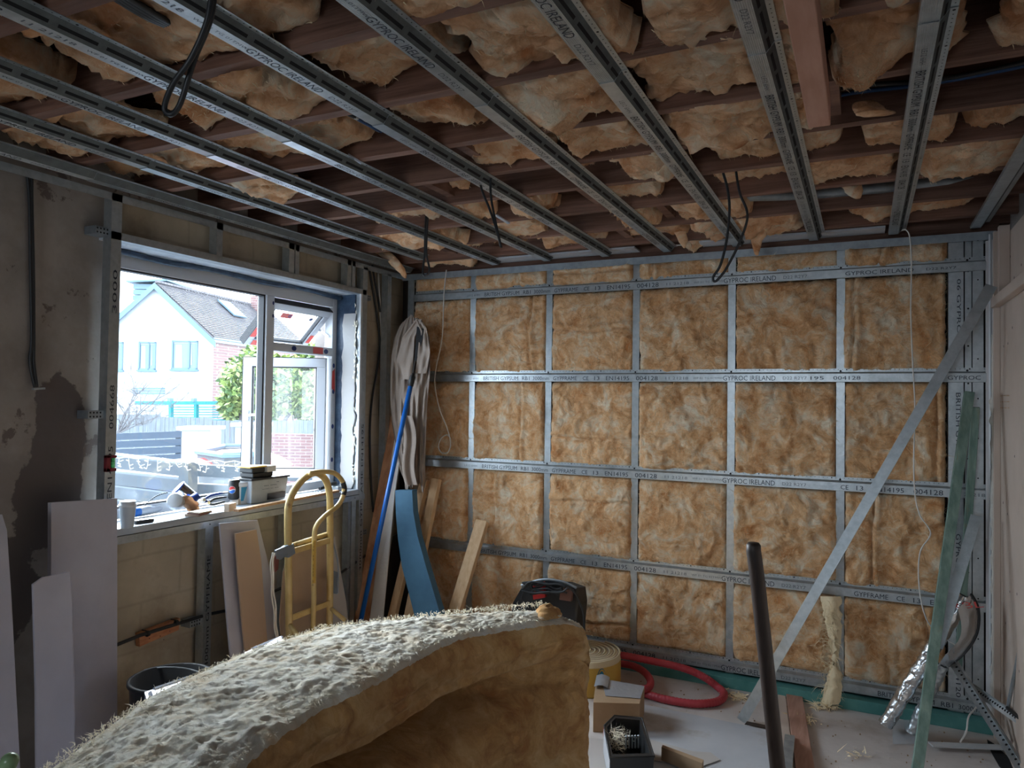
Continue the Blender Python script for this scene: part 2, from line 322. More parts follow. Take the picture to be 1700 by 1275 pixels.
# ------------------------------------------------------------------ lettering
_words = {}
def word(txt):
    if txt in _words: return _words[txt]
    cu = bpy.data.curves.new('w', 'FONT'); cu.body = txt; cu.size = 1; cu.resolution_u = 2; cu.fill_mode = 'FRONT'
    o = bpy.data.objects.new('w', cu); C.objects.link(o); bpy.context.view_layer.update()
    me = bpy.data.meshes.new_from_object(o.evaluated_get(bpy.context.evaluated_depsgraph_get()))
    vs = [v.co.copy() for v in me.vertices]; fs = [tuple(p.vertices) for p in me.polygons]
    bpy.data.objects.remove(o); bpy.data.curves.remove(cu); bpy.data.meshes.remove(me)
    x0 = min(v.x for v in vs); x1 = max(v.x for v in vs); y1 = max(v.y for v in vs)
    vs = [((v.x-x0)/(x1-x0), v.y/max(y1, .3)) for v in vs]
    _words[txt] = (vs, fs); return _words[txt]
def put(mb, txt, org, right, up, wid, hgt, mi=0):
    vs, fs = word(txt); org = Vector(org); right = Vector(right); up = Vector(up)
    mb.add([org+right*(x*wid)+up*(y*hgt) for x, y in vs], fs, mi)
# print run of one 3 m bar: (text, start, length, height)
RUN = [('LE12 6HH', .33, .10, .011, 1), ('BRITISH GYPSUM', .47, .27, .020, 0), ('RB1', .77, .055, .019, 0), ('3000mm', .85, .12, .019, 0), ('GYPFRAME', 1.0, .17, .020, 0),
       ('CE', 1.21, .04, .019, 0), ('13', 1.29, .035, .019, 0), ('EN14195', 1.37, .155, .020, 0), ('004128', 1.57, .14, .021, 0), ('11 21218', 1.76, .14, .013, 1),
       ('WF 01 TG 01TMW', 1.93, .18, .009, 1), ('GYPROC IRELAND', 2.11, .30, .022, 0), ('D22 R2Y7', 2.45, .13, .014, 1)]
def printrun(mb, start, right, up, lo, hi, sgn=1):
    for t_, a, l, h, mi in RUN:
        p = Vector(start)+Vector(right)*a
        h *= 1.3
        if lo <= a and a+l <= hi: put(mb, t_, p - Vector(up)*h/2, right, up, l, h, mi)

# ------------------------------------------------------------------ noise surfaces
def fb(x, y, z, H=.9, o=5): return noise.fractal(Vector((x, y, z)), H, 2.0, o)
def woolh(x, y, s):       # -1..1 fibrous lumpy relief, domain warped
    wx = fb(x*4+s, y*4, s, 1, 3); wy = fb(x*4, y*4+s, s+9, 1, 3)
    a = fb(x*5+wx*.7, y*4+wy*.7, s*1.7, .75, 5)
    b = 1-abs(noise.noise(Vector((x*16+wx*1.1+y*5, y*9+wy*1.1, s))))*2.2
    return .62*a + .30*b*abs(a) + .16*fb(x*34+wx*5, y*34+wy*5, s, .6, 3)

# ================================================================== THE ROOM
XW, YB, XR, YR = -3.20, 4.66, .66, -3.4
fl = struct(MB().box(-3.2, YR, -.1, .9, YB+.1, 0).build('floor', M['screed']))
b = MB()
b.box(XW-.32, YR, -.4, XW, 2.26, 3.0); b.box(XW-.32, 4.06, -.4, XW, YB+.3, 3.0)
b.box(XW-.32, 2.26, 2.40, XW, 4.06, 3.0); b.box(XW-.32, 2.26, -.4, XW, 4.06, 1.03)
wl = struct(b.build('wall_left', M['plaster']))
# render coat below and above the window stands slightly proud of the block
MB().box(XW, 2.2, 0, XW+.012, YB, 1.0).build('render_coat', M['render_low'], wl)
MB().box(XW, 2.24, 2.42, XW+.012, YB, 2.62).build('render_coat', M['render_low'], wl)
MB().box(XW, 4.10, 1.0, XW+.012, YB, 2.42).build('render_coat', M['render_low'], wl)
struct(MB().box(XW, YB, -.1, .95, YB+.12, 3.0).build('wall_back', M['void']))
b = MB(); b.box(XR+.03, YR, 0, XR+.25, YB+.1, 3.0)
wr = struct(b.build('wall_right', M['plaster']))
b = MB()
b.box(XW, YR-.15, 0, -1.9, YR, 3.0); b.box(-.4, YR-.15, 0, .95, YR, 3.0); b.box(-1.9, YR-.15, 2.15, -.4, YR, 3.0); b.box(-1.9, YR-.15, 0, -.4, YR, 1.30)  # rear opening is out of view, added and sized to set the fill daylight
struct(b.build('wall_rear', M['plaster']))
tag(MB().box(-3.15, 4.575, 2.602, .64, 4.645, 2.648).build('wall_plate', M['joist']), 'brown timber plate along top of the insulated wall', 'timber')
cl = struct(MB().box(XW-.3, YR, 2.86, .95, YB+.1, 2.96).build('ceiling', M['boards']))
# joists, each a piece of the ceiling
JY = [-3.0,-2.4,-1.8,-1.2,-.6,-.05,.35,.75,1.15,1.565,1.97,2.395,2.77,3.12,3.53,3.95,4.36,4.60]
for k, y in enumerate(JY):
    b = MB(); tw = random.uniform(-.006, .006)
    n = 10; x0, x1 = -3.25, .94
    pts = [(x0+(x1-x0)*i/n, y+tw*math.sin(i*.9)) for i in range(n+1)]
    for (xa, ya), (xb, yb) in zip(pts, pts[1:]):
        b.hexa([(xa,ya-.022,2.648),(xb,yb-.022,2.648),(xb,yb+.022,2.648),(xa,ya+.022,2.648),(xa,ya-.022,2.86),(xb,yb-.022,2.86),(xb,yb+.022,2.86),(xa,ya+.022,2.86)])
    b.build('joist', M['joist'], cl)
for (x, a) in [(-2.35,10),(-1.22,13),(-1.85,12),(-.95,14),(-2.75,9),(-1.45,11),(-2.05,14),(-2.55,15),(-1.3,15),(-.1,11)]:
    MB().box(x-.02, JY[a]+.022, 2.68, x+.025, JY[a+1]-.022, 2.86).build('noggin', M['joist'], cl)

# ------------------------------------------------------------------ resilient bars
def bar_profile(axis, along0, along1, fixed, c, name, parent=None, rib=True):
    """axis 'Y': ceiling bar under the joists, c = x of the printed face's near edge; axis 'X': wall rail, c = z of the face centre."""
    b = MB()
    if axis == 'Y':
        z = fixed; w_ = .047; prof = [(c-.002, z+.012), (c, z)]
        nr = 9 if rib else 0
        for k in range(nr):
            x = c + w_*(k+.5)/nr; prof += [(x-.0016, z), (x-.0008, z+.0012), (x+.0008, z+.0012), (x+.0016, z)]
        prof += [(c+w_, z), (c+w_+.022, z+.028), (c+w_+.040, z+.028), (c+w_+.040, z+.0295),
                 (c+w_+.021, z+.0295), (c+w_-.001, z+.0015+.0006), (c+w_-.002, z+.0015), (c+.0015, z+.0025), (c, z+.012)]
        poly = [(x, along0, zz) for x, zz in prof]; t = (0, along1-along0, 0)
    else:
        y = fixed; h = .046; z0 = c-h/2
        prof = [(y+.012, z0-.002), (y, z0), (y, z0+h), (y+.010, z0+h+.004), (y+.022, z0+h+.010), (y+.022, z0+h+.030), (y+.0235, z0+h+.030),
                (y+.0235, z0+h+.009), (y+.011, z0+h+.002), (y+.0015, z0+h-.002), (y+.0015, z0+.002), (y+.0125, z0)]
        poly = [(along0, yy, zz) for yy, zz in prof]; t = (along1-along0, 0, 0)
    b.prism(poly, t)
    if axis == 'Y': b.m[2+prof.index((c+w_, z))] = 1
    o = b.build(name, [M['galv'], M['galv_web_shade']], parent)
    return o
def perforations(axis, a0, a1, c, fixed, parent, step=.022):
    b = MB(); n = int((a1-a0)/step)
    for k in range(n):
        a = a0+(k+.5)*step; r = .0022 if k % 9 else .0042
        if axis == 'Y': b.disc((c, a, fixed), r, (0,0,-1), 6)
        else: b.disc((a, fixed, c), r, (0,-1,0), 6)
    return b.build('perforations', M['hole'], parent, kind='stuff')
CX = [-3.06, -2.72, -2.335, -1.945, -1.535, -1.133, -.712, -.288, .117, .50]
FARN = ['against the window wall', 'second from window wall, stopping short of far wall', 'third from the window wall', 'fourth from the window wall', 'fifth from the window wall', 'sixth from the window wall', 'fourth from the right wall', 'third from the right wall', 'second from the right wall', 'along the right wall']
for i, x in enumerate(CX):
    zt = 2.618 - (.008 if i == 0 else 0); yend = 4.50 if i != 1 else 4.15
    for seg, (y0, y1, zz, st) in enumerate([(-2.2, 2.09, zt, -.66), (2.04, yend, zt-.0025, 1.85)]):
        g = 'galvanised furring bars under the ceiling joists'
        where = FARN[i]
        if seg == 0 and i == 9: lab = 'blank steel ceiling bar along the right wall, nearest piece'
        lab = ('near' if seg == 0 else 'far') + ' length of printed ceiling bar, ' + where
        root = thing('ceiling_bar', (x, y0, zz), lab[:120], 'metal bar', g)
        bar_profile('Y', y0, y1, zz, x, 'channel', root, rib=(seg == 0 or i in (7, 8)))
        if 0 < i < 9:
            perforations('Y', max(y0, .8), y1, x+.078, zz+.0275, root)
            b = MB(); yy = max(y0, .6)+.03
            while yy < y1-.09:
                b.add([(x+.0545, yy, zz+.0082), (x+.0545, yy+.11, zz+.0082), (x+.0605, yy+.11, zz+.0158), (x+.0605, yy, zz+.0158)], [(0,1,2,3)]); yy += .135
            b.build('web_slots', M['hole'], root, kind='stuff')
        if i != 9:
            t_ = MB(); printrun(t_, (x+.024, st if seg else st-.0, zz-.0006), (0,1,0), (1,0,0), (.2 if seg else 1.2), (yend-st-.1 if seg else 2.7)); 
            t_.m = [0 if mm == 0 else 1 for mm in t_.m]
            if t_.v: t_.build('printed_lettering', [M['ink'], M['ink_light']], root, kind='stuff')

# ------------------------------------------------------------------ back wall: studs, rails, batts
SX = [-2.515, -1.926, -1.321, -.726, -.123, .492]
RZ = [2.421, 1.831, 1.216, .629, .100]
SN = ['second stud from the window-side corner', 'third stud from the window-side corner', 'fourth stud from the window-side corner', 'third stud from the right corner', 'second stud from the right corner']
def stud(x, y, z0, z1, w_, name, label, cat='metal stud', face='Y', group=None, mat_=None):
    b = MB(); t = .0016; d = .05
    if face == 'Y':     # visible flange faces -Y
        prof = [(x-w_/2, y+d), (x-w_/2, y), (x+w_/2, y), (x+w_/2, y+.012), (x+w_/2-t, y+.012), (x+w_/2-t, y+t), (x-w_/2+t, y+t), (x-w_/2+t, y+d)]
        poly = [(a, c_, z0) for a, c_ in prof]
    else:               # visible flange faces +X, x is the face plane, y its centre
        prof = [(x-d, y-w_/2), (x, y-w_/2), (x, y+w_/2), (x-.012, y+w_/2), (x-.012, y+w_/2-t), (x-t, y+w_/2-t), (x-t, y-w_/2+t), (x-d, y-w_/2+t)]
        poly = [(a, c_, z0) for a, c_ in prof]
    b.prism(poly, (0, 0, z1-z0)); o = b.build(name, mat_ or M['galv'])
    return tag(o, label, cat, group)
for x, nme in zip(SX[:5], SN): stud(x, 4.555, .02, 2.60, .044, 'metal_stud', 'galvanised upright, '+nme+' of the insulated wall', group='uprights of the insulated wall')
stud(-3.03, 4.53, .02, 2.6, .05, 'metal_stud', 'dim corner stud where window wall meets insulated wall', group='uprights of the insulated wall')
root = thing('corner_stud_cluster', (.50, 4.55, 0), 'wide boxed pair of printed steel studs at right end of insulated wall', 'metal stud')
def cst(x0, x1, y, nm, zt=2.6, z0=.02):
    MB().prism([(x0,y+.05,z0),(x0,y,z0),(x1,y,z0),(x1,y+.012,z0),(x1-.002,y+.012,z0),(x1-.002,y+.002,z0),(x0+.002,y+.002,z0),(x0+.002,y+.05,z0)],(0,0,zt-z0)).build(nm, M['galv'], root)
cst(.405, .475, 4.548, 'stud'); cst(.482, .512, 4.556, 'stud'); cst(.516, .565, 4.545, 'stud'); 
b = MB(); put(b, '06 GYPROC', (.445, 4.5468, 2.36), (0,0,-1), (1,0,0), .34, .018)
put(b, 'GYPROC IRELAND', (.44, 4.5468, 1.0), (0,0,-1), (1,0,0), .42, .022); put(b, 'D22 06 004120', (.44, 4.5468, .5), (0,0,-1), (1,0,0), .36, .022); put(b, 'BRITISH GYPSUM', (.44, 4.5468, 1.75), (0,0,-1), (1,0,0), .4, .022)
b.build('printed_lettering', M['ink'], root, kind='stuff')
b = MB(); 
for k in range(12): b.disc((.497, 4.5555, .2+k*.2), .005, (0,-1,0), 8); b.disc((.54, 4.5445, .25+k*.21), .004, (0,-1,0), 8)
b.build('screws', M['hole'], root, kind='stuff')
# head track and sole
tag(MB().prism([(-3.1,4.52,2.555),(-3.1,4.52,2.60),(-3.1,4.62,2.60),(-3.1,4.62,2.555),(-3.1,4.618,2.555),(-3.1,4.618,2.598),(-3.1,4.522,2.598),(-3.1,4.522,2.555)], (3.72,0,0)).build('head_track', M['galv_dark']), 'steel head track running along top of the insulated wall', 'metal track')
tag(MB().box(-3.05, 4.47, 0, .62, 4.56, .062).build('sole_plate', M['teal_sole'], bevel=.003), 'teal treated timber plate on floor under the insulated wall', 'timber')
RN = ['topmost', 'second from top', 'middle', 'second from bottom', 'bottom']
for i, z in enumerate(RZ):
    y = 4.528
    splits = {0: [(-3.0,-.262,-2.88),(-.30,.585,-2.88)], 1: [(-2.95,-.262,-2.88),(-.30,.60,-1.60)], 2: [(-2.95,.60,-2.88)], 3: [(-2.95,.60,-2.88)], 4: [(-2.95,.60,-2.88)]}[i]
    for s_, (a0, a1, st) in enumerate(splits):
        yy = y-.0025*s_; lab = f'{RN[i]} printed steel rail across the insulated wall' + (', right-hand overlapping length' if s_ else (', long left length' if len(splits) > 1 else ''))
        root = thing('wall_rail', (a0, yy, z), lab, 'metal rail', 'horizontal rails on the insulated wall')
        bar_profile('X', a0, a1, yy, z, 'channel', root)
        perforations('X', a0, a1, z+.046, yy+.0215, root)
        b = MB()
        if s_ == 0:
            printrun(b, (st, yy-.0006, z-.002), (1,0,0), (0,0,1), .3, 2.63)
            if i == 2: printrun(b, (-1.33, yy-.0006, z-.002), (1,0,0), (0,0,1), 1.15, 1.95)
            if i == 3: printrun(b, (-1.05, yy-.0006, z-.002), (1,0,0), (0,0,1), .95, 1.7)
            if i == 4: printrun(b, (-.40, yy-.0006, z-.002), (1,0,0), (0,0,1), .4, .99)
        elif i == 0: put(b, 'GYPROC IRELAND', (-.10, yy-.0006, z-.012), (1,0,0), (0,0,1), .34, .022); put(b, 'D22 R2Y7', (.30, yy-.0006, z-.008), (1,0,0), (0,0,1), .14, .013)
        else:
            put(b, '195', (-.28, yy-.0006, z-.012), (1,0,0), (0,0,1), .07, .02); put(b, '004128', (-.16, yy-.0006, z-.012), (1,0,0), (0,0,1), .14, .021); put(b, 'GYPROC', (.40, yy-.0006, z-.012), (1,0,0), (0,0,1), .15, .022)
        b.build('printed_lettering', [M['ink'], M['ink_light']], root, kind='stuff')
        b = MB()
        for xs in SX:
            if a0 < xs < a1: b.disc((xs, yy+.0212, z+.038), .006, (0,-1,0), 8)
        if b.v: b.build('screw_heads', M['hole'], root, kind='stuff')
# batts
ROWS = [(2.445, 2.585), (1.86, 2.405), (1.245, 1.81), (.66, 1.195), (.135, .605)]
COLS = [(-3.02, -2.528), (-2.504, -1.940), (-1.914, -1.334), (-1.308, -.739), (-.713, -.136), (-.110, .405)]
RB = ['in the thin top strip', 'in the upper row', 'in the middle row', 'in the lower row', 'in the bottom row']
CB = ['beside the window corner', 'second bay from the left', 'third bay from the left', 'fourth bay from the left', 'second bay from the right', 'in the rightmost bay']
def wallbatt(x0, x1, z0, z1, y, sd, part=None):
    rnd = random.Random(sd); du = .0105; nu = max(8, int((x1-x0)/du)); nv = max(6, int((z1-z0)/du)); b = MB()
    bul = rnd.uniform(.020, .045); e1, e2 = rnd.uniform(-.006, .012), rnd.uniform(-.006, .012)
    slump = rnd.uniform(0, .02); fold = rnd.choice([0, 0, 1]); fx = rnd.uniform(.08, .9); fz = rnd.uniform(.2, .9)
    def P(i, j):
        u = i/nu; v = j/nv; X = x0+(x1-x0)*u; Z = z0+(z1-z0)*v
        ed = min(u, 1-u)*(x1-x0); edz = min(v, 1-v)*(z1-z0)
        pr = (1-max(0, 1-ed/.035)**2)*.75 + .25
        pz = (1-max(0, 1-edz/.045)**2)*.9+.1
        h = woolh(X, Z, sd*1.37)
        Y = y - (bul+.032*h)*pr*pz - slump*math.sin(v*3.1)
        q_ = fb(X*3.2, Z*2.6, sd*2.1, .7, 5)
        Y -= sum(.007*min(1, max(0, (q_-c0)/.03)) for c0 in (-.2, .12))*pr
        f = (fx + .05*noise.noise(Vector((Z*4, sd, 0)))) if sd % 2 else (fz+.05*noise.noise(Vector((X*4, sd, 3))))
        q = (u-f)*(x1-x0) if sd % 2 else (v-f)*(z1-z0)
        if sd % 3 == 0 or fold: Y += .022*math.exp(-(q/.007)**2) - .014*math.exp(-((q-.022)/.016)**2)
        jag = .009*fb(Z*16, sd, 0, .8, 4); jz = .007*fb(X*16, sd, 5, .8, 4)
        if ed < .03: X += jag*(1 if u < .5 else -1)*(1-ed/.03) + (e1 if u < .5 else -e2)*(1-ed/.03)
        if edz < .03: Z += jz*(1-edz/.03)
        if i in (0, nu) or j in (0, nv): Y = y+.03
        return (X, Y, Z)
    b.grid(P, nu+1, nv+1)
    return b
sd = 3
for r_, (z0, z1) in enumerate(ROWS):
    for c_, (x0, x1) in enumerate(COLS):
        sd += 1
        o = wallbatt(x0, x1, z0, z1, 4.585, sd).build('insulation_batt', M['wool'], smooth=True)
        tag(o, f'orange wool batt {RB[r_]}, {CB[c_]}', 'insulation', 'wall insulation batts')
def tuftcloud(pts, n, length, width, rnd, droop=.3, flat=None):
    b = MB()
    for k in range(n):
        p = Vector(pts(rnd)); d = Vector((rnd.gauss(0,1), rnd.gauss(0,1), rnd.gauss(0,1)));
        if flat: d = Vector((d.x*flat[0], d.y*flat[1], d.z*flat[2]))
        d.normalize(); s_ = d.orthogonal().normalized()*width*rnd.uniform(.4, 1.2); L = length*rnd.uniform(.4, 1.3); cur = Vector((rnd.gauss(0,1), rnd.gauss(0,1), rnd.gauss(0,1)))*.35*L
        a = p; m_ = p+d*L*.5+cur*.5; e = p+d*L+cur-Vector((0,0,droop*L))
        b.add([a-s_, a+s_, m_+s_*.8, m_-s_*.8, e+s_*.15, e-s_*.15], [(0,1,2,3),(3,2,4,5)])
    return b

# ------------------------------------------------------------------ ceiling batts
BAYX = {7: [(-2.3,-.9),(-.88,.2)], 8: [(-2.9,-1.6),(-1.58,-.5),(-.48,.5)], 9: [(-3.05,-2.35),(-2.2,-1.32),(-1.14,-.55),(-.52,.1),(.12,.62)],
 10: [(-3.05,-2.42),(-2.25,-2.02),(-1.95,-1.62),(-1.52,-1.08),(-1.05,-.55),(-.52,-.02),(0,.6)],
 11: [(-3.1,-2.85),(-2.75,-2.02),(-2.0,-1.74),(-1.56,-1.22),(-1.17,-.68),(-.66,-.12),(-.1,.26),(.3,.64)],
 12: [(-2.75,-2.4),(-1.5,-1.12),(-1.06,-.70),(-.64,-.15),(-.06,.28),(.3,.62)],
 13: [(-1.95,-1.7),(-1.32,-1.05),(-.95,-.66),(-.58,-.06),(-.02,.3),(.32,.6)],
 14: [(-2.55,-2.1),(-2.05,-1.75),(-1.68,-1.4),(-1.22,-.86),(-.64,-.28),(-.26,.14),(.18,.56)],
 15: [(-2.8,-2.2),(-1.98,-1.62),(-1.2,-.98),(-.92,-.5),(-.34,0.0),(.12,.52)],
 16: [(-2.98,-2.55),(-2.42,-1.9),(-1.86,-1.42),(-1.36,-.92),(-.85,-.3),(-.1,.5)]}
BAYX = {k-1: v for k, v in BAYX.items() if k > 7}
BAYX[11] = BAYX[11][:-2]; BAYX[14] = BAYX[14][:-2]; BAYX[16] = [(-2.9,-2.45),(-1.0,-.75)]
def ceilbatt(x0, x1, y0, y1, zb, sag, sd):
    rnd = random.Random(sd); L = x1-x0; W = y1-y0; du = .012; nu = max(14, int(L/du)); nv = max(12, int(W/du)); b = MB()
    def edge(t, s): return .06*fb(t*5, s, sd, .7, 5)
    tilt = rnd.uniform(-.02, .02); drop = rnd.uniform(0, 1); dx = rnd.uniform(.15, .85); ph = rnd.uniform(0, 6)
    def Q(i, j, top):
        u = i/nu; v = j/nv
        X = x0+L*u; Y = y0+W*v
        k = max(0, 1-min(u, 1-u)*L/.045); kv = max(0, 1-min(v, 1-v)*W/.05)
        X += (edge(v*W*1.5, 1 if u < .5 else 2) + .02)*(1 if u < .5 else -1)*k
        Y += edge(u*L*1.5, 3 if v < .5 else 4)*.25*(1 if v < .5 else -1)*kv
        rim = (1-k**2.4)**.5 * (1-.75*kv**2.4)**.5 if k < 1 else 0
        if top: return (X, Y, zb + .05 + .0*rim)
        h = woolh(X*1.1, Y*1.1, sd*.77)
        q_ = fb(X*2.6, Y*4.2, sd*1.3, .75, 5)
        lay = sum(.013*min(1, max(0, (q_-c0)/.035)) for c0 in (-.28, -.02, .24))
        z = zb + .045*(1-rim) - rim*(lay - .012 + sag*(.55+.45*math.sin(3.14*v)) + .036*h + tilt*(u-.5)*2) - .05*drop*math.exp(-((u-dx)*L/.06)**2)*rim*(.5+.5*math.sin(v*5+ph))
        z += .016*math.exp(-((v-.35-.2*math.sin(u*4+ph))*W/.012)**2)*rim
        for cx_ in CX:
            dd = max(cx_-.012-X, X-cx_-.09, 0)
            if dd < .03: z = max(z, 2.652-(dd/.03)**2*.03)
        return (X, Y, z)
    b.grid(lambda i, j: Q(i, j, False), nu+1, nv+1); n0 = len(b.v)
    ring = [(i, 0) for i in range(nu+1)] + [(nu, j) for j in range(1, nv+1)] + [(i, nv) for i in range(nu-1, -1, -1)] + [(0, j) for j in range(nv-1, 0, -1)]
    b.v += [Q(i, j, True) for i, j in ring]; n = len(ring)
    idx = [i*(nv+1)+j for i, j in ring]
    fs = [(idx[k], idx[(k+1) % n], n0+(k+1) % n, n0+k) for k in range(n)] + [tuple(n0+k for k in range(n))[::-1]]
    b.f += fs; b.m += [0]*len(fs)
    return b
BAYN = {7: 'nearest joist bay', 8: 'second nearest joist bay', 9: 'third nearest joist bay', 10: 'fourth nearest joist bay', 11: 'sixth joist bay from far wall', 12: 'fifth joist bay from far wall', 13: 'fourth joist bay from far wall', 14: 'third joist bay from far wall', 15: 'second joist bay from far wall', 16: 'joist bay against the far wall'}
for bay, segs in BAYX.items():
    y0 = JY[bay]+.018; y1 = (JY[bay+1]-.018) if bay+1 < len(JY) else 4.56
    for k, (a0, a1) in enumerate(segs):
        sd += 1; rnd = random.Random(sd*3)
        sag = rnd.uniform(-.01, .04)
        ex = .035 if a0 > -1.3 else .012
        b = ceilbatt(a0, a1, y0-ex*rnd.random(), y1+ex*rnd.random(), 2.672+rnd.choice([-.012, .0, .02, .045] if a0 > -1.3 else [0, .03, .055, .075]), sag, sd)
        o = b.build('ceiling_batt', M['wool_ceiling'], smooth=True)
        tag(o, f'sagging wool in the {BAYN[bay]}, {ORD[k]} from window side', 'insulation', 'ceiling insulation pieces between the joists')
# ================================================================== LEFT WALL FRAMING AND WINDOW
XS = -3.10
def framed_stud(y, z0, z1, w_, label, txt=(), group='studs of the window wall framing', extra=None):
    root = thing('metal_stud', (XS, y, z0), label, 'metal stud', group)
    b = MB(); t = .0018; d = .055
    b.prism([(XS-d, y-w_/2, z0), (XS, y-w_/2, z0), (XS, y+w_/2, z0), (XS-.014, y+w_/2, z0), (XS-.014, y+w_/2-t, z0), (XS-t, y+w_/2-t, z0), (XS-t, y-w_/2+t, z0), (XS-d, y-w_/2+t, z0)], (0, 0, z1-z0))
    b.build('channel', M['galv'], root)
    if txt:
        b = MB()
        for s_, zc, L, dn in txt: put(b, s_, (XS+.0008, y-(.010 if dn else -.010), zc), (0,0,-1 if dn else 1), (0, 1 if dn else -1, 0), L, .022)
        b.build('printed_lettering', M['ink'], root, kind='stuff')
    return root
framed_stud(2.215, .02, 2.60, .052, 'tall printed steel stud beside left edge of the window', [('004668', 1.52, .20, 0), ('EN14195', 1.20, .24, 0), ('06', 1.11, .06, 0), ('3000', 2.05, .2, 0)])
framed_stud(2.81, 2.42, 2.60, .04, 'short steel stud above window, first from the left')
r_ = framed_stud(3.355, 2.42, 2.60, .045, 'short double steel stud above the middle of the window')
MB().box(XS-.05, 3.385, 2.42, XS, 3.42, 2.60).build('second_channel', M['galv'], r_)
r_ = framed_stud(3.90, 2.42, 2.60, .04, 'short double steel stud above right end of the window')
MB().box(XS-.05, 3.93, 2.42, XS, 3.965, 2.60).build('second_channel', M['galv'], r_)
framed_stud(2.787, .02, .985, .052, 'printed steel stud below sill left of leaning boards', [('2400mm GYPFRAME', .22, .62, 0)])
framed_stud(3.37, .02, .985, .05, 'steel stud below sill behind the hand truck', [('2400mm GYPFRAME', .30, .55, 0)])
r_ = framed_stud(3.995, .02, .985, .045, 'steel studs below right end of the sill')
MB().box(XS-.05, 3.94, .02, XS-.004, 3.965, .985).build('second_channel', M['galv_dark'], r_)
framed_stud(4.075, .02, 2.58, .05, 'full height steel stud at right edge of the window', [('3000mm GYPFRAME EN14195', .5, 1.0, 0)])
framed_stud(4.36, .02, 2.58, .045, 'dark steel stud behind dust sheet near the room corner')
tag(MB().prism([(XS-.06, -2, 2.60),(XS, -2, 2.60),(XS, -2, 2.565),(XS-.002, -2, 2.565),(XS-.002, -2, 2.598),(XS-.06, -2, 2.598)], (0, 6.55, 0)).build('head_track', M['galv']), 'steel head track along top of the window wall', 'metal track')
tag(MB().prism([(XS-.06,2.19,2.39),(XS,2.19,2.39),(XS,2.19,2.425),(XS-.002,2.19,2.425),(XS-.002,2.19,2.392),(XS-.06,2.19,2.392)], (0,1.9,0)).build('window_head_track', M['galv']), 'steel track directly over the window opening', 'metal track')
root = thing('sill_track', (XS, 2.2, .985), 'steel track carrying the front edge of window sill', 'metal track')
MB().prism([(XS-.06,2.19,1.02),(XS+.002,2.19,1.02),(XS+.002,2.19,.985),(XS,2.19,.985),(XS,2.19,1.018),(XS-.06,2.19,1.018)], (0,1.92,0)).build('channel', M['galv'], root)
b = MB()
for y in (2.787, 3.37, 4.0): b.disc((XS+.003, y, 1.003), .004, (1,0,0), 8)
b.build('screws', M['hole'], root, kind='stuff')
tag(MB().box(XS-.012, 4.028, 1.06, XS+.002, 4.046, 2.39).build('window_edge_strip', M['white']), 'thin white edge strip on right window reveal', 'trim strip')
# fixing brackets
for (y, z, lab) in [(2.16, 1.585, 'perforated steel bracket clipped to stud left of the window'), (2.17, 2.42, 'small steel bracket high on stud left of the window'), (2.74, .50, 'steel bracket on stud below the sill'), (4.14, 2.38, 'small steel bracket near top of right window stud'), (4.14, .75, 'small steel bracket low on right window stud')]:
    root = thing('stud_bracket', (XS-.05, y, z), lab, 'bracket', 'fixing brackets on the window wall studs')
    MB().box(XS-.095, y-.045, z-.018, XS-.02, y+.03, z+.018).build('bracket_plate', M['galv_dark'], root)
    b = MB(); 
    for dy in (-.034, -.018, -.002, .014):
        for dz in (-.009, .009): b.disc((XS-.019, y+dy, z+dz), .0045, (1,0,0), 8)
    b.build('bracket_holes', M['hole'], root, kind='stuff')
# reveals
r_ = struct(MB().box(XW-.12, 4.045, 1.0, XS-.06, 4.10, 2.42).build('trim_1', M['membrane']))
b = MB(); n = 60; L_ = []; R_ = []
for k in range(n+1):
    z = 1.06+(2.26-1.06)*k/n + .0
    L_.append((XW-.055+.012*fb(z*9, 1, 0, .7, 4), 4.0445, z)); R_.append((XW+.052+.016*fb(z*12, 5, 0, .7, 4), 4.0445, z))
for k in range(n): b.slab([L_[k], R_[k], R_[k+1], L_[k+1]], (0, -.008, 0))
b.build('plaster_patch', M['white_plaster'], r_)
b = MB(); rnd = random.Random(4)
for k in range(70):
    z = 1.1+rnd.random()*1.2; y = 4.03; x = XW+.055+rnd.gauss(0, .008)
    b.add([(x, y, z), (x+rnd.uniform(.005,.02), y-rnd.uniform(0,.01), z+rnd.uniform(-.02,.02)), (x+rnd.uniform(-.01,.01), y, z+rnd.uniform(.01,.04))], [(0,1,2)])
b.build('frayed_edge', M['fibre_pale'], r_, kind='stuff')
b = MB(); b.box(XW-.10, 2.2, 2.392, XS-.06, 4.05, 2.405); r2_ = struct(b.build('trim_2', M['foil_soffit']))
b = MB(); b.tube([(XW-.085, y, 2.378+.006*math.sin(y*9)) for y in [2.2+.05*i for i in range(38)]], .016, 8); b.build('membrane_roll', M['membrane'], r2_, smooth=True)
struct(MB().box(XW-.12, 2.255, 1.0, XW-.002, 2.265, 2.42).build('trim_3', M['membrane']))
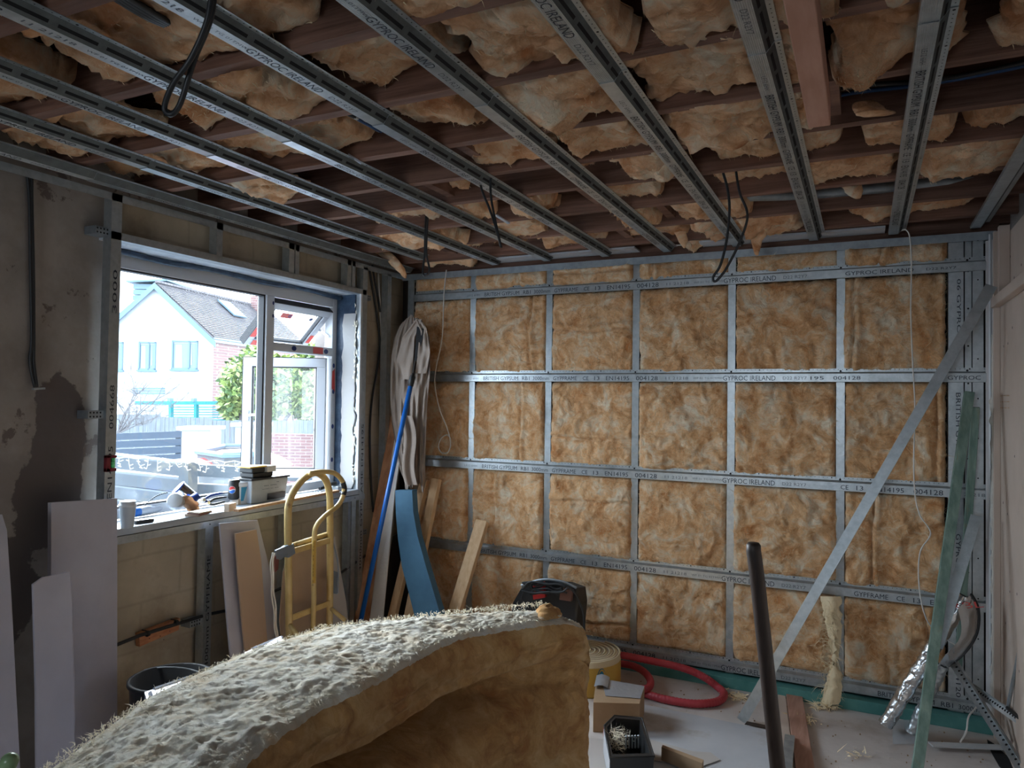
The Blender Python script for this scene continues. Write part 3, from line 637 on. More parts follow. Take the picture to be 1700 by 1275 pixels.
# ---- window frame
XF0, XF1 = -3.385, -3.315
wn = struct(MB().box(XF0, 2.20, 1.062, XF1, 2.27, 2.385).box(XF0, 4.00, 1.062, XF1, 4.045, 2.385).box(XF0, 2.27, 2.305, XF1, 4.00, 2.385).box(XF0, 2.27, 1.062, XF1, 4.00, 1.115).build('window_1', M['upvc'], bevel=.004))
MB().box(XF0, 3.372, 1.115, XF1+.008, 3.438, 2.305).build('mullion', M['upvc'], wn, bevel=.004)
MB().box(XF0, 3.438, 1.965, XF1+.004, 4.00, 2.02).build('transom', M['upvc'], wn, bevel=.004)
b = MB(); g_ = .012
b.box(XF0+.02, 3.36, 1.115, XF1-.006, 3.373, 2.305); b.box(XF0+.02, 2.27, 2.296, XF1-.006, 3.37, 2.306); b.box(XF0+.02, 2.27, 1.113, XF1-.006, 3.37, 1.122)
b.build('gasket', M['gasket'], wn)
MB().box(-3.355, 2.27, 1.12, -3.349, 3.362, 2.298).build('pane', M['o_glass2'], wn)
def logo(b, bn, p, r, ax, up):   # oval film mark: navy oval with a light swoosh
    p = Vector(p); ax = Vector(ax); up = Vector(up); n = 16
    b.add([p+ax*(r*math.cos(2*math.pi*k/n))+up*(r*.75*math.sin(2*math.pi*k/n)) for k in range(n)], [tuple(range(n))], bn)
b = MB()
for i, z in enumerate([1.25, 1.48, 1.72, 1.90]): logo(b, 0, (XF1+.001, 4.018, z), .012, (0,1,0), (0,0,1.8))
for z in (2.18, 2.26): logo(b, 0, (XF1+.009, 3.425, z), .008, (0,1,0), (0,0,2))
for y in (3.62, 3.93): logo(b, 0, (XF1+.005, y, 1.992), .022, (0,1,0), (0,0,1))
b.add([(XF1+.005, 3.80, 1.972), (XF1+.005, 3.90, 1.972), (XF1+.005, 3.90, 2.015), (XF1+.005, 3.80, 2.015)], [(0,1,2,3)], 1)
b.add([(XF1+.001, 4.002, 1.74), (XF1+.001, 4.035, 1.72), (XF1+.001, 4.03, 1.88), (XF1+.001, 4.004, 1.86)], [(0,1,2,3)], 1)
b.build('film_marks', [M['navy'], M['red_tape']], wn, kind='stuff')
# open casement: hinged on the right jamb, swung outwards
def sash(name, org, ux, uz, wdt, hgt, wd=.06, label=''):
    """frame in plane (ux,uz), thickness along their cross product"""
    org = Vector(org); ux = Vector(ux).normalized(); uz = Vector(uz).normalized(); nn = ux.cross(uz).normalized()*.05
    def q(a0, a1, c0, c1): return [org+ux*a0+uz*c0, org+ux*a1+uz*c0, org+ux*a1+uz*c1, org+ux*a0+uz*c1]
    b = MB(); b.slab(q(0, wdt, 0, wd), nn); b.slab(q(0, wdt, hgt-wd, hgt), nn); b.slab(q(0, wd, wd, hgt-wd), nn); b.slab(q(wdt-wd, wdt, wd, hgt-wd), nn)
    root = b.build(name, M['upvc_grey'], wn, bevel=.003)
    g = MB(); e = .008; n2 = nn*.25
    for a0, a1, c0, c1 in [(wd-.001, wd+e, wd, hgt-wd), (wdt-wd-e, wdt-wd+.001, wd, hgt-wd), (wd, wdt-wd, wd-.001, wd+e), (wd, wdt-wd, hgt-wd-e, hgt-wd+.001)]: g.slab([p+nn*.3 for p in q(a0, a1, c0, c1)], nn*.5)
    for a0, a1, c0, c1 in [(-.004, 0, 0, hgt), (0, wdt, hgt, hgt+.004)]: g.slab(q(a0, a1, c0, c1), nn)
    g.build('gasket', M['gasket'], root)
    MB().slab([p+nn*.45 for p in q(wd, wdt-wd, wd, hgt-wd)], nn*.1).build('pane', M['o_glass2'], root)
    return root, org, ux, uz, nn
th = math.radians(59)
hx, hy = -3.345, 3.985; Wd = .55
dirr = Vector((-math.sin(th), -math.cos(th), 0)); free = Vector((hx, hy, 1.13))+dirr*Wd
s1, org, ux, uz, nn = sash('casement_sash', free, -dirr, (0,0,1), Wd, .815)
face = org - nn*.02
b = MB(); p = org+ux*.03+uz*.42 - nn.normalized()*.004
sgn = 1 if (CP-org).dot(nn) > 0 else -1; fn = nn.normalized()*sgn; base = org+(nn if sgn > 0 else Vector((0,0,0)))
p = base+ux*.03+uz*.42
b.bar(p+fn*.006-uz*.035, p+fn*.006+uz*.035, .028, .012, fn); b.bar(p+fn*.012, p+fn*.04, .016, .016, uz); b.bar(p+fn*.04-ux*.005, p+fn*.045+ux*.12+uz*.012, .018, .012, fn)
b.build('window_handle', M['chrome'], s1, bevel=.002)
ph = math.radians(45); hz = 2.30
uzt = Vector((math.sin(ph), 0, math.cos(ph))); o0 = Vector((-3.345-.36*math.sin(ph), 3.44, hz-.36*math.cos(ph)))
s2, org, ux, uz, nn = sash('fanlight_sash', o0, (0,1,0), uzt, .555, .36, .05)
sgn = 1 if (CP-org).dot(nn) > 0 else -1; fn = nn.normalized()*sgn; base = org+(nn if sgn > 0 else Vector((0,0,0)))+fn*.002
b = MB()
for a, c_ in ((.18, .025), (.42, .025), (.20, .275), (.40, .275), (.025, .16)): logo(b, 0, base+ux*a+uz*c_, .018, ux, uz)
for a0, a1, c0, c1 in ((.05,.15,.005,.045), (.12,.22,.255,.295), (.51,.55,.07,.14), (.0,.045,.07,.15)): b.add([base+ux*a0+uz*c0, base+ux*a1+uz*c0, base+ux*a1+uz*c1, base+ux*a0+uz*c1], [(0,1,2,3)], 1)
b.build('film_marks', [M['navy'], M['red_tape']], s2, kind='stuff')
b = MB(); p = base+ux*.10+uz*.02; b.bar(p, p+fn*.03, .012, .012, uz); b.bar(p+fn*.03, p+fn*.05+uz*.11+ux*.02, .014, .01, ux); b.build('window_handle', M['white'], s2, bevel=.002)
b = MB(); b.bar((-3.34, 3.985, 2.28), (-3.50, 3.985, 2.20), .016, .004, (0,1,0)); b.bar((-3.34, 3.985, 2.10), (-3.50, 3.985, 2.20), .014, .004, (0,1,0)); b.build('friction_stay', M['chrome'], wn)
# sill board
tr = MB().box(-3.315, 2.19, 1.022, XS-.003, 4.08, 1.056).build('window_sill', M['sill'], wn, bevel=.003)

# ================================================================== OUTDOORS
GZ = -.4
struct(MB().box(-70, -30, GZ-.2, -3.7, 70, GZ).build('ground', M['o_ground']))
# --- the white gabled house across the way
HD = 36.0
H0 = UD(352, 660, HD)       # right-hand corner of the gable wall
lat = cR.copy(); fwd = Vector((-math.sin(YAW), math.cos(YAW), 0))
def HP(l, d, z): return Vector((H0.x, H0.y, 0)) + lat*l + fwd*d + Vector((0,0,z))
def zpx(py, d, px=300): return UD(px, py, d).z
zr, ze = zpx(470, HD, 256), zpx(560, HD, 352); hw = (352-256)/FPX*HD
hs = thing('white_house', HP(-hw, 0, GZ), 'white rendered gable house with grey tiled roof across the yard', 'house')
b = MB(); b.prism([HP(-2*hw,0,GZ), HP(0,0,GZ), HP(0,0,ze-.12), HP(-hw,0,zr-.15), HP(-2*hw,0,ze-.12)], fwd*.3); b.build('gable_wall', M['o_white'], hs)
sd_ = (lat*.20+fwd*.98).normalized()   # side wall runs back
def SP(l, z, off=0): return HP(0, 0, z)+sd_*l+Vector((sd_.y, -sd_.x, 0))*off
b = MB(); b.slab([SP(.05,GZ), SP(11,GZ), SP(11,ze-.15), SP(.05,ze-.15)], -lat*.3)
bw = b.build('brick_side_wall', M['o_brick'], hs)
# roof right slope as stepped tile courses
b = MB(); rows = 26; A = HP(.10, -.25, ze); Bp = HP(-hw, -.25, zr); dA = sd_*10.5
sl = (Bp-A); nrm = sl.cross(dA).normalized(); nrm = nrm if nrm.z > 0 else -nrm
for k in range(rows):
    p = A+sl*(k/rows); q = A+sl*((k+1.15)/rows); nseg = 40
    for j in range(nseg):
        a = p+dA*(j/nseg); c_ = p+dA*((j+.92)/nseg)
        b.add([a+nrm*.07, c_+nrm*.07, c_+(q-p)+nrm*.01, a+(q-p)+nrm*.01, a, c_], [(0,1,2,3), (4,5,1,0)])
b.build('roof_tiles', M['o_tile'], hs, kind='stuff')
MB().slab([A, A+dA, A+dA+sl, A+sl], -nrm*.12).build('roof_slope', M['o_tile'], hs)
b = MB(); p = HP(-2*hw-.1, -.25, ze); s2_ = Bp-p; MB_ = MB().slab([p, p+dA, p+dA+s2_, p+s2_], (0,0,-.12)); MB_.build('roof_slope', M['o_tile'], hs)
for (p, q) in ((HP(.22,-.3,ze-.22), HP(-hw,-.3,zr)), (HP(-2*hw-.2,-.3,ze-.22), HP(-hw,-.3,zr))): MB().slab([p, q, q-Vector((0,0,.30)), p-Vector((0,0,.30))], fwd*.06).build('bargeboard', M['o_trim'], hs)
b = MB(); b.bar(SP(-.2, ze-.05, .15), SP(10.8, ze-.05, .15), .14, .10); b.build('gutter', M['o_deck_top'], hs)
b = MB(); b.bar(SP(-.2, ze-.17, .08), SP(10.8, ze-.17, .08), .05, .14); b.build('fascia', M['o_white'], hs)
b = MB()
for k in range(45): b.slab([HP(-hw,-.2,zr)+dA*(k/45)+Vector((0,0,.02)), HP(-hw,-.2,zr)+dA*((k+.9)/45)+Vector((0,0,.02)), HP(-hw,-.2,zr)+dA*((k+.9)/45)+Vector((0,0,.13)), HP(-hw,-.2,zr)+dA*(k/45)+Vector((0,0,.13))], lat*.14)
b.build('ridge_tiles', M['o_tile'], hs, kind='stuff')
def house_win(x0, x1, y0, y1, split, name='window'):
    a = (x0-352)/FPX*HD; c_ = (x1-352)/FPX*HD; z0 = zpx(y1, HD, x0); z1 = zpx(y0, HD, x0)
    b = MB(); t = .07
    for l0, l1, k0, k1 in [(a, c_, z0, z0+t), (a, c_, z1-t, z1), (a, a+t, z0, z1), (c_-t, c_, z0, z1), (a+(c_-a)*split-.03, a+(c_-a)*split+.03, z0, z1)]:
        b.slab([HP(l0,-.08,k0), HP(l1,-.08,k0), HP(l1,-.08,k1), HP(l0,-.08,k1)], fwd*.1)
    b.slab([HP(a-.06,-.14,z0-.08), HP(c_+.06,-.14,z0-.08), HP(c_+.06,-.14,z0), HP(a-.06,-.14,z0)], fwd*.15)
    f = b.build(name, M['o_trim'], hs)
    MB().slab([HP(a+t,-.02,z0+t), HP(c_-t,-.02,z0+t), HP(c_-t,-.02,z1-t), HP(a+t,-.02,z1-t)], fwd*.01).build('pane', M['o_glass'], f)
    q = MB(); wv = (c_-a)
    for l0, l1, z_ in ((.12, .42, 0), (.72, .80, .15)): q.slab([HP(a+wv*l0,-.035,z0+t+z_), HP(a+wv*l1,-.035,z0+t+z_), HP(a+wv*(l1-.03),-.035,z1-.2), HP(a+wv*(l0+.02),-.035,z1-.2)], fwd*.01)
    q.slab([HP(a+t,-.035,z1-t-.08), HP(c_-t,-.035,z1-t-.08), HP(c_-t,-.035,z1-t), HP(a+t,-.035,z1-t)], fwd*.01); q.build('curtain', M['o_curtain'], f)
house_win(284, 327, 565, 613, .68); house_win(229, 257.5, 567, 614, .6); house_win(170, 203, 567, 614, .4)
b = MB(); z0 = zpx(500, HD+1.5, 215); z1 = zpx(474, HD+1.5, 215)
for k in range(5): b.box(0,0,0,0,0,0) if False else b.slab([HP(-hw-1.5, .6, z0-.6+k*.28), HP(-hw-.2, .6, z0-.6+k*.28), HP(-hw-.2, .6, z0-.6+k*.28+.25), HP(-hw-1.5, .6, z0-.6+k*.28+.25)], fwd*2.5)
dm = b.build('dormer', M['o_trim'], hs)
MB().slab([HP(-hw-1.75,.4,z1+.02), HP(-hw+.3,.4,z1+.12), HP(-hw+.3,.4,z1+.22), HP(-hw-1.75,.4,z1+.12)], fwd*2.9).build('dormer_roof', M['o_trim'], dm)
def onroof(u, v): return A+dA*u+sl*v+nrm*.12
MB().slab([onroof(.42,.55), onroof(.53,.55), onroof(.53,.87), onroof(.42,.87)], nrm*.08).build('skylight', M['o_trim'], hs)
MB().slab([onroof(.435,.58)+nrm*.085, onroof(.515,.58)+nrm*.085, onroof(.515,.84)+nrm*.085, onroof(.435,.84)+nrm*.085], nrm*.01).build('skylight_pane', M['o_glass'], hs)
b = MB(); c0 = A+dA*.80+sl*.80; b.slab([c0+lat*-.5-Vector((0,0,1)), c0+lat*.5-Vector((0,0,1)), c0+lat*.5+fwd*.9-Vector((0,0,1)), c0-lat*.5+fwd*.9-Vector((0,0,1))], (0,0,2.1)); ch = b.build('chimney', M['o_brick'], hs)
b = MB()
for k in range(3): b.bar(UD(222, 645+k*4, HD-.6), UD(272, 645+k*4, HD-.6), .3, .09)
b.build('porch_canopy', M['o_trim'], hs)
# --- teal slatted pergola
D = 23.0
pg = thing('teal_pergola', UD(325, 716, D), 'turquoise painted pergola screen of thin slats behind paling fence', 'pergola')
MB().bar(UD(225, 669, D), UD(384, 669, D), .12, .11).build('beam', M['o_teal'], pg)
for x in (284, 326, 377): MB().bar(UD(x, 668, D), UD(x, 705, D), .12, .10).build('post', M['o_teal'], pg)
for x in (283, 322): MB().bar(UD(x, 661, D), UD(x, 667, D), .14, .12).build('post_cap', M['o_trim'], pg)
for k in range(7): MB().bar(UD(283, 676+k*4.2, D), UD(377, 676+k*4.2, D), .04, .035).build('slat', M['o_teal'], pg)
# --- paling fence
D = 20.0
pf = thing('paling_fence', UD(330, 770, D), 'long weathered grey close-board fence with stepped top', 'fence')
b = MB(); rnd = random.Random(5); x = 150.0
while x < 560:
    top = 688 if x < 262 else (693 if x < 350 else 698); wpx = 7.2
    p = UD(x, 760, D); q = UD(x+wpx*.93, 760, D); zt = zpx(top+rnd.uniform(-.6,.6), D, x)
    o_ = fwd*rnd.uniform(-.015,.015)
    b.slab([Vector((p.x,p.y,GZ))+o_, Vector((q.x,q.y,GZ))+o_, Vector((q.x,q.y,zt))+o_, Vector((p.x,p.y,zt+rnd.uniform(-.01,.01)))+o_], fwd*.025); x += wpx
b.build('palings', M['o_fence'], pf, kind='stuff')
MB().bar(UD(150, 735, D)+fwd*.06, UD(560, 745, D)+fwd*.06, .05, .08).build('rail', M['o_fence'], pf)
# --- dark slat fence, white pillars
D = 11.0
sf = thing('slatted_fence', UD(245, 760, D), 'dark slate-blue fence of wide horizontal slats left of white pillar', 'fence')
for k in range(9):
    a = UD(150, 721+k*13.2, D); c_ = UD(302, 715.5+k*12.6, D)
    MB().slab([a, c_, c_-Vector((0,0,.098)), a-Vector((0,0,.102))], fwd*.03).build('slat', M['o_slat'], sf)
MB().bar(UD(295, 715, D)+fwd*.05, Vector((UD(295,715,D).x, UD(295,715,D).y, GZ))+fwd*.05, .08, .05, fwd).build('post', M['o_slat'], sf)
def pillar(x0, x1, y0, D, lab):
    p = UD(x0, y0, D); q = UD(x1, y0, D); r_ = thing('gate_pillar', Vector((p.x, p.y, GZ)), lab, 'pillar')
    MB().slab([Vector((p.x,p.y,GZ)), Vector((q.x,q.y,GZ)), Vector((q.x,q.y,GZ))+fwd*.4, Vector((p.x,p.y,GZ))+fwd*.4], (0,0,p.z-GZ)).build('shaft', M['o_white'], r_)
    MB().slab([p-lat*.06-fwd*.05, q+lat*.04-fwd*.05, q+lat*.04+fwd*.46, p-lat*.06+fwd*.46], (0,0,.05)).build('coping', M['o_white'], r_)
pillar(302, 349, 714, 10.5, 'white square pillar with flat coping right of the dark slats')
pillar(391, 432, 708, 10.8, 'white pillar seen through the open casement window')
# --- low brick wall
root = thing('brick_wall', UD(490, 765, 17), 'low red brick wall in front of paling fence', 'wall')
MB().slab([Vector((*UD(446,760,17).xy, GZ)), Vector((*UD(560,760,17).xy, GZ)), UD(560,722,17), UD(446,720,17)], fwd*.2).build('brickwork', M['o_brick_low'], root)
# --- skip
D = 8.5
sk = thing('skip_bin', UD(370, 790, D), 'open dark grey container holding something red beyond the rail', 'container')
rim = [UD(327, 750, D), UD(372, 756, D-.6), UD(440, 753, D-.3), UD(420, 741, D+.9), UD(372, 741, D+.8)]
cen = sum(rim, Vector())/5
b = MB(); n = 5
low = [Vector((*(cen+(p-cen)*.72).xy, GZ)) for p in rim]; inn = [cen+(p-cen)*.9+Vector((0,0,-.01)) for p in rim]; inl = [cen+(p-cen)*.8-Vector((0,0,.2)) for p in rim]
b.add(rim+low+inn+inl, [(i,(i+1)%n,(i+1)%n+5,i+5) for i in range(5)]+[(i,(i+1)%n,(i+1)%n+10,i+10) for i in range(5)]+[(i+10,(i+1)%n+10,(i+1)%n+15,i+15) for i in range(5)]+[(15,16,17,18,19),(5,6,7,8,9)])
b.build('body', M['o_skip'], sk)
b = MB(); b.tube(rim+[rim[0]], .035, 6); b.build('rim', M['o_trim'], sk)
b = MB(); b.lathe([(0,.14),(.25,.12),(.45,.05),(.6,-.05)], cen-Vector((0,0,.12))+lat*.1, 14); b.build('red_load', M['red'], sk, smooth=True)
# --- timber garden rail with icicle lights
D = 5.0
gr = thing('garden_rail', UD(310, 840, D), 'grey timber post with stacked horizontal boards just outside the window', 'garden rail')
for k, (yl, yr, h) in enumerate([(758, 771, 22), (786, 797, 22), (808, 822, 20), (830, 846, 20)]):
    a = UD(120, yl-8, D); c_ = UD(302, yr, D); MB().slab([a, c_, c_-Vector((0,0,h/FPX*D*.9)), a-Vector((0,0,h/FPX*D*.9))], fwd*.06).build('board', M['o_deck'], gr)
    MB().slab([a, c_, c_+fwd*.12, a+fwd*.12], (0,0,.012)).build('board_coping', M['o_deck_top'], gr)
for k, (yl, yr, h) in enumerate([(771, 781, 20), (803, 812, 18), (832, 842, 18)]):
    a = UD(316, yl, D+.2); c_ = UD(520, yr, D+.2); MB().slab([a, c_, c_-Vector((0,0,h/FPX*D)), a-Vector((0,0,h/FPX*D))], fwd*.06).build('board', M['o_deck'], gr)
p = UD(297, 768, D-.05); q = UD(313, 768, D-.05)
MB().slab([Vector((p.x,p.y,GZ)), Vector((q.x,q.y,GZ)), Vector((q.x,q.y,GZ))+(fwd+lat*.5)*.07, Vector((p.x,p.y,GZ))+(fwd+lat*.5)*.07], (0,0,p.z-GZ)).build('post', M['o_deck'], gr)
il = thing('icicle_lights', UD(300, 770, D-.1), 'string of small cream icicle lights draped along the garden rail', 'string lights')
b = MB(); run = [UD(190+i*8, 759+8*i/26+1.5*math.sin(i*1.7), D-.1) for i in range(28)]; b.tube(run, .0045, 5)
rnd = random.Random(3)
for i in range(1, 27, 2):
    p = run[i]; L = rnd.uniform(.05, .085); q = p+lat*rnd.uniform(-.01,.035)-Vector((0,0,L)); mid = (p+q)/2+lat*rnd.uniform(-.02,.01)
    b.tube(smoothpts([p, mid, q], 4), .003, 4)
    for t_ in (.35, .7, 1): s_ = p+(q-p)*t_; b.tube([s_, s_+lat*rnd.choice([-.022,.022])+Vector((0,0,.008))], .004, 4)
b.build('light_strands', M['o_lights'], il, kind='stuff')
# --- shrubs
def bush(name, lab, blobs, leafmats, n, D, sz, seed):
    root = thing(name, UD(blobs[0][0], 720, D), lab, 'shrub'); rnd = random.Random(seed)
    for mi, m_ in enumerate(leafmats):
        b = MB()
        for k in range(n):
            x, y, rx, ry = rnd.choice(blobs); a = rnd.uniform(0, 6.28); rr = rnd.random()**.45
            p = UD(x+rx*rr*math.cos(a), y+ry*rr*math.sin(a), D+rnd.uniform(-.7,.7)+.5*rr); d = Vector((rnd.gauss(0,1), rnd.gauss(0,1), rnd.gauss(0,.8))).normalized()
            s_ = d.orthogonal().normalized(); s_.rotate(Matrix.Rotation(rnd.uniform(0,6.28), 3, d)); z_ = sz*rnd.uniform(.6,1.3)
            b.add([p, p+d*z_*.5+s_*z_*.25, p+d*z_, p+d*z_*.5-s_*z_*.25], [(0,1,2,3)])
        b.build('foliage', m_, root, kind='stuff')
    b = MB(); 
    for x, y, rx, ry in blobs[:3]: b.tube(smoothpts([Vector((*UD(blobs[0][0],760,D).xy, GZ)), UD(x, y+ry, D), UD(x, y, D)], 5), .05, 6)
    b.build('stem', M['o_twig'], root)
bush('leafy_shrub', 'bright yellow-green leafy bush rising behind paling fence', [(400,640,32,48),(440,655,40,45),(480,640,35,48),(505,655,30,42),(385,665,18,30),(430,590,25,12),(520,590,20,15)], [M['o_leaf'], M['o_leaf'], M['o_leaf_dark']], 2600, 21.5, .22, 1)
root = thing('bare_tree', UD(215, 700, 17), 'bare twiggy branches at left edge of the view outside', 'tree'); b = MB(); rnd = random.Random(11)
def branch(p, d, L, r, dep):
    pts = [p]; cur = p.copy(); dd = d.copy()
    for k in range(4): dd = (dd+Vector((rnd.gauss(0,.22), rnd.gauss(0,.22), rnd.gauss(0,.2)))).normalized(); cur = cur+dd*L/4; pts.append(cur.copy())
    b.tube(pts, r, 4, rf=lambda t: r*(1-.6*t), cap=False)
    if dep:
        for k in range(4): branch(pts[rnd.randint(1,4)], (dd+Vector((rnd.gauss(0,.7), rnd.gauss(0,.7), rnd.gauss(0,.5)))).normalized(), L*.62, r*.55, dep-1)
b.tube([Vector((*UD(196, 720, 17).xy, GZ)), UD(196, 715, 17)], .04, 6)
for k in range(6): branch(UD(196, 720, 17), (lat*rnd.uniform(-.4,1.0)+Vector((0,0,rnd.uniform(.2,.9)))).normalized(), 1.0, .022, 3)
b.build('branches', M['o_twig'], root, kind='stuff')
# ================================================================== RIGHT WALL
root = thing('plasterboard_lining', (.62, 4.2, 0), 'ivory plasterboard lining of right wall with screws and rough foam edge', 'wall board')
MB().slab([(.625, 2.3, 0), (.625, 4.46, 0), (.625, 4.46, 2.205), (.625, 2.3, 2.205)], (.013,0,0)).build('board', M['gyp_pink'], root, bevel=.002)
MB().slab([(.648, 2.3, 2.2), (.648, 4.46, 2.2), (.648, 4.46, 2.55), (.648, 2.3, 2.55)], (.013,0,0)).build('upper_board', M['gyp_pink'], root)
b = MB(); rnd = random.Random(2)
for (y, z) in [(4.3,2.42),(4.2,2.3),(4.02,2.33),(4.34,1.98),(4.22,1.985),(4.36,1.2),(4.24,1.16),(4.18,.8),(4.0,.83),(4.3,.62),(4.05,1.45),(4.1,2.05),(3.95,.5),(4.35,.3)]: b.disc((.6242 if z < 2.2 else .6472, y, z), .007, (-1,0,0), 8)
b.build('screw_heads', M['hole'], root, kind='stuff')
b = MB(); put(b, '--- - -- ----', (.6235, 4.44, 1.72), (0,-1,0), (0,0,1), .26, .018); put(b, '- -- - ---', (.6235, 4.44, 1.69), (0,-1,0), (0,0,1), .26, .018); put(b, '---- --- --', (.6235, 4.44, 1.66), (0,-1,0), (0,0,1), .26, .018)
b.build('printed_lettering', M['pine_dark'], root, kind='stuff')
tag(MB().box(.585, 2.3, 2.185, .622, 4.45, 2.235).build('timber_batten', M['gyp_pink'], bevel=.003), 'pale timber batten running level across upper right wall', 'timber')
tag(MB().box(.60, 4.30, 2.235, .647, 4.34, 2.58).build('timber_noggin', M['gyp_pink'], bevel=.003), 'short upright pale timber above the right wall batten', 'timber')
tag(MB().box(.595, 4.435, 0, .624, 4.462, 2.58).build('timber_edge', M['gyp_pink'], bevel=.002), 'tall pale timber edge closing the right wall board', 'timber')
b = MB()
def foamP(i, j):
    z = .05+2.0*i/160; a = 2*math.pi*j/8; r = .010+.013*max(0, fb(z*14, j*.3, 1, .8, 4)+.2)*(1 if z < 1.75 else .3)
    return (.600+r*math.cos(a), 4.468+r*math.sin(a), z)
b.grid(foamP, 161, 8, close=True); tag(b.build('foam_bead', M['foam_seal'], smooth=True), 'knobbly cream expanding foam bead along edge of right wall board', 'foam')
tag(MB().slab([(.572,4.53,0),(.625,4.47,0),(.625,4.47,2.55),(.572,4.53,2.55)], (.008,.008,0)).build('plaster_strip', mat('dusty_reveal', (.46,.44,.44), .9, col2=(.56,.54,.54), scale=6)), 'narrow dusty grey plaster strip in the far right corner', 'wall strip')
for k, (x, y, z0, z1, lab) in enumerate([(.590, 4.505, .3, 2.58, 'white steel angle bead in right corner, left one'), (.607, 4.482, 0, 2.58, 'white steel angle bead in right corner, right one')]):
    b = MB(); b.prism([(x-.007,y,z0),(x,y-.007,z0),(x+.007,y,z0),(x,y-.004,z0)], (0,0,z1-z0)); tag(b.build('angle_bead', M['white']), lab, 'metal bead', 'angle beads in right corner')
tag(MB().tube([(.600,4.49,1.2),(.597,4.485,1.45),(.603,4.475,1.75)], .004, 6).build('dark_cable', M['black_cable']), 'thin dark cable down the right corner beside plaster strip', 'cable')
b = MB(); pts = [(.560,4.40,.17),(.585,4.36,.16),(.60,4.30,.10),(.63,4.22,.02),(.66,4.10,.012),(.60,4.02,.012),(.57,4.10,.012),(.56,4.22,.012),(.555,4.32,.02)]
b.prism([(x, y, .001) for x, y, z in pts], (0,0,.002)); tag(b.build('floor_gap', M['hole']), 'dark ragged gap in the floor at foot of right corner', 'gap')
# ================================================================== LEANING BOARDS ON THE LEFT
def leanboard(name, pts, xt, xb, t, m_, lab, cat='board', edge=None, group=None, bev=.002):
    """pts: outline in photo pixels, top to bottom; depth runs from plane xt at top to xb at bottom"""
    ys = [p[1] for p in pts]; y0, y1 = min(ys), max(ys); q = []
    for x, y in pts:
        f = (y-y0)/(y1-y0); q.append(UX(x, y, xt+(xb-xt)*f))
    o = MB().prism(q, (-t*.98, 0, -t*.1)).build(name, m_, bevel=bev)
    return tag(o, lab, cat, group)
leanboard('plasterboard_offcut', [(-160,862),(4,854),(12,880),(20,1000),(34,1275),(45,1440),(-160,1500)], -2.92, -2.62, .012, M['gyp'], 'tall grey plasterboard offcut cut by left edge of the picture', group='plasterboard offcuts under left wall')
leanboard('plasterboard_offcut', [(85,834),(195,827),(195,1440),(84,1480)], -3.04, -2.80, .025, M['gyp'], 'widest tall grey plasterboard offcut beside the window stud', group='plasterboard offcuts under left wall')
leanboard('plasterboard_offcut', [(72,958),(116,949),(120,1000),(124,1120),(128,1478),(62,1492),(60,1150),(55,970)], -2.84, -2.66, .012, M['gyp'], 'shorter grey plasterboard offcut with clipped corner, in front', group='plasterboard offcuts under left wall')
leanboard('grey_board', [(365,869),(428,863),(452,960),(470,1180),(392,1190),(376,1010)], -3.03, -2.86, .012, M['gyp'], 'grey board leaning under sill behind the tan board', group='boards leaning under the sill')
leanboard('tan_board', [(391,886),(426,879),(434,930),(452,1170),(416,1176),(396,960)], -2.98, -2.84, .012, mat('tan_mdf', (.46,.32,.22), .8), 'narrow tan board leaning against the grey board', group='boards leaning under the sill')
leanboard('white_card_sheet', [(545,905),(556,890),(575,1000),(588,1110),(540,1132),(528,1000)], -2.98, -2.9, .004, M['paper'], 'pale sheet standing behind right side of the hand truck')
# block and pipe under sill
pipe = [UX(150,1078,-3.11), UX(195,1070,-3.11), UX(232,1055,-3.11), UX(300,1034,-3.11), UX(345,1020,-3.11), UX(385,1012,-3.11), UX(470,975,-3.11), UX(560,955,-3.11), (-3.12,4.3,.62)]
tag(MB().tube(pipe, .009, 8).build('dark_pipe', M['black_cable'], smooth=True), 'black pipe run along wall under the sill', 'pipe')
tb = thing('timber_block', UX(265, 1050, -3.18), 'reddish timber block on wall carrying the black pipe', 'timber block')
q = [UX(231,1052,-3.15), UX(299,1026,-3.15), UX(297,1046,-3.15), UX(232,1074,-3.15)]
MB().prism(q, (-.03,0,0)).build('block', M['lilac_block'], tb, bevel=.002)
b = MB(); p0 = UX(245,1052,-3.11); p1 = UX(293,1034,-3.11)
for p in (p0, p1): b.lathe([(.012,-.008),(.014,-.006),(.014,.006),(.012,.008)], p, 12, (0,1,.1)); b.tube([p+Vector((0,0,.012)), p+Vector((-.04,0,.012))], .003, 6)
b.build('pipe_clips', M['black'], tb)
b = MB()
for x, y in ((248,1060),(266,1056),(282,1048),(272,1062)): b.disc(UX(x,y,-3.149), .003, (1,0,0), 6)
b.build('nail_holes', M['hole'], tb, kind='stuff')
# conduit cables on the left wall
root = thing('wall_cable', (XW+.02, 1.90, 1.7), 'pair of dark cables dropping down bare wall left of the window', 'cable')
for dx in (0, 6): 
    pts = smoothpts([UX(44+dx*1.5,283,XW+.02), UX(49+dx*.6,330,XW+.02), UX(51+dx*.7,450,XW+.02), UX(53+dx*.5,560,XW+.02), UX(50+dx,600,XW+.02), UX(58+dx*.5,643,XW+.03)], 5)
    MB().tube(pts, .007, 8).build('cable', M['black_cable'], root, smooth=True)
b = MB(); p = UX(62,646,XW+.03); b.bar(p-Vector((0,.02,0)), p+Vector((0,.03,.004)), .012, .008); b.build('cable_clip', M['galv'], root)
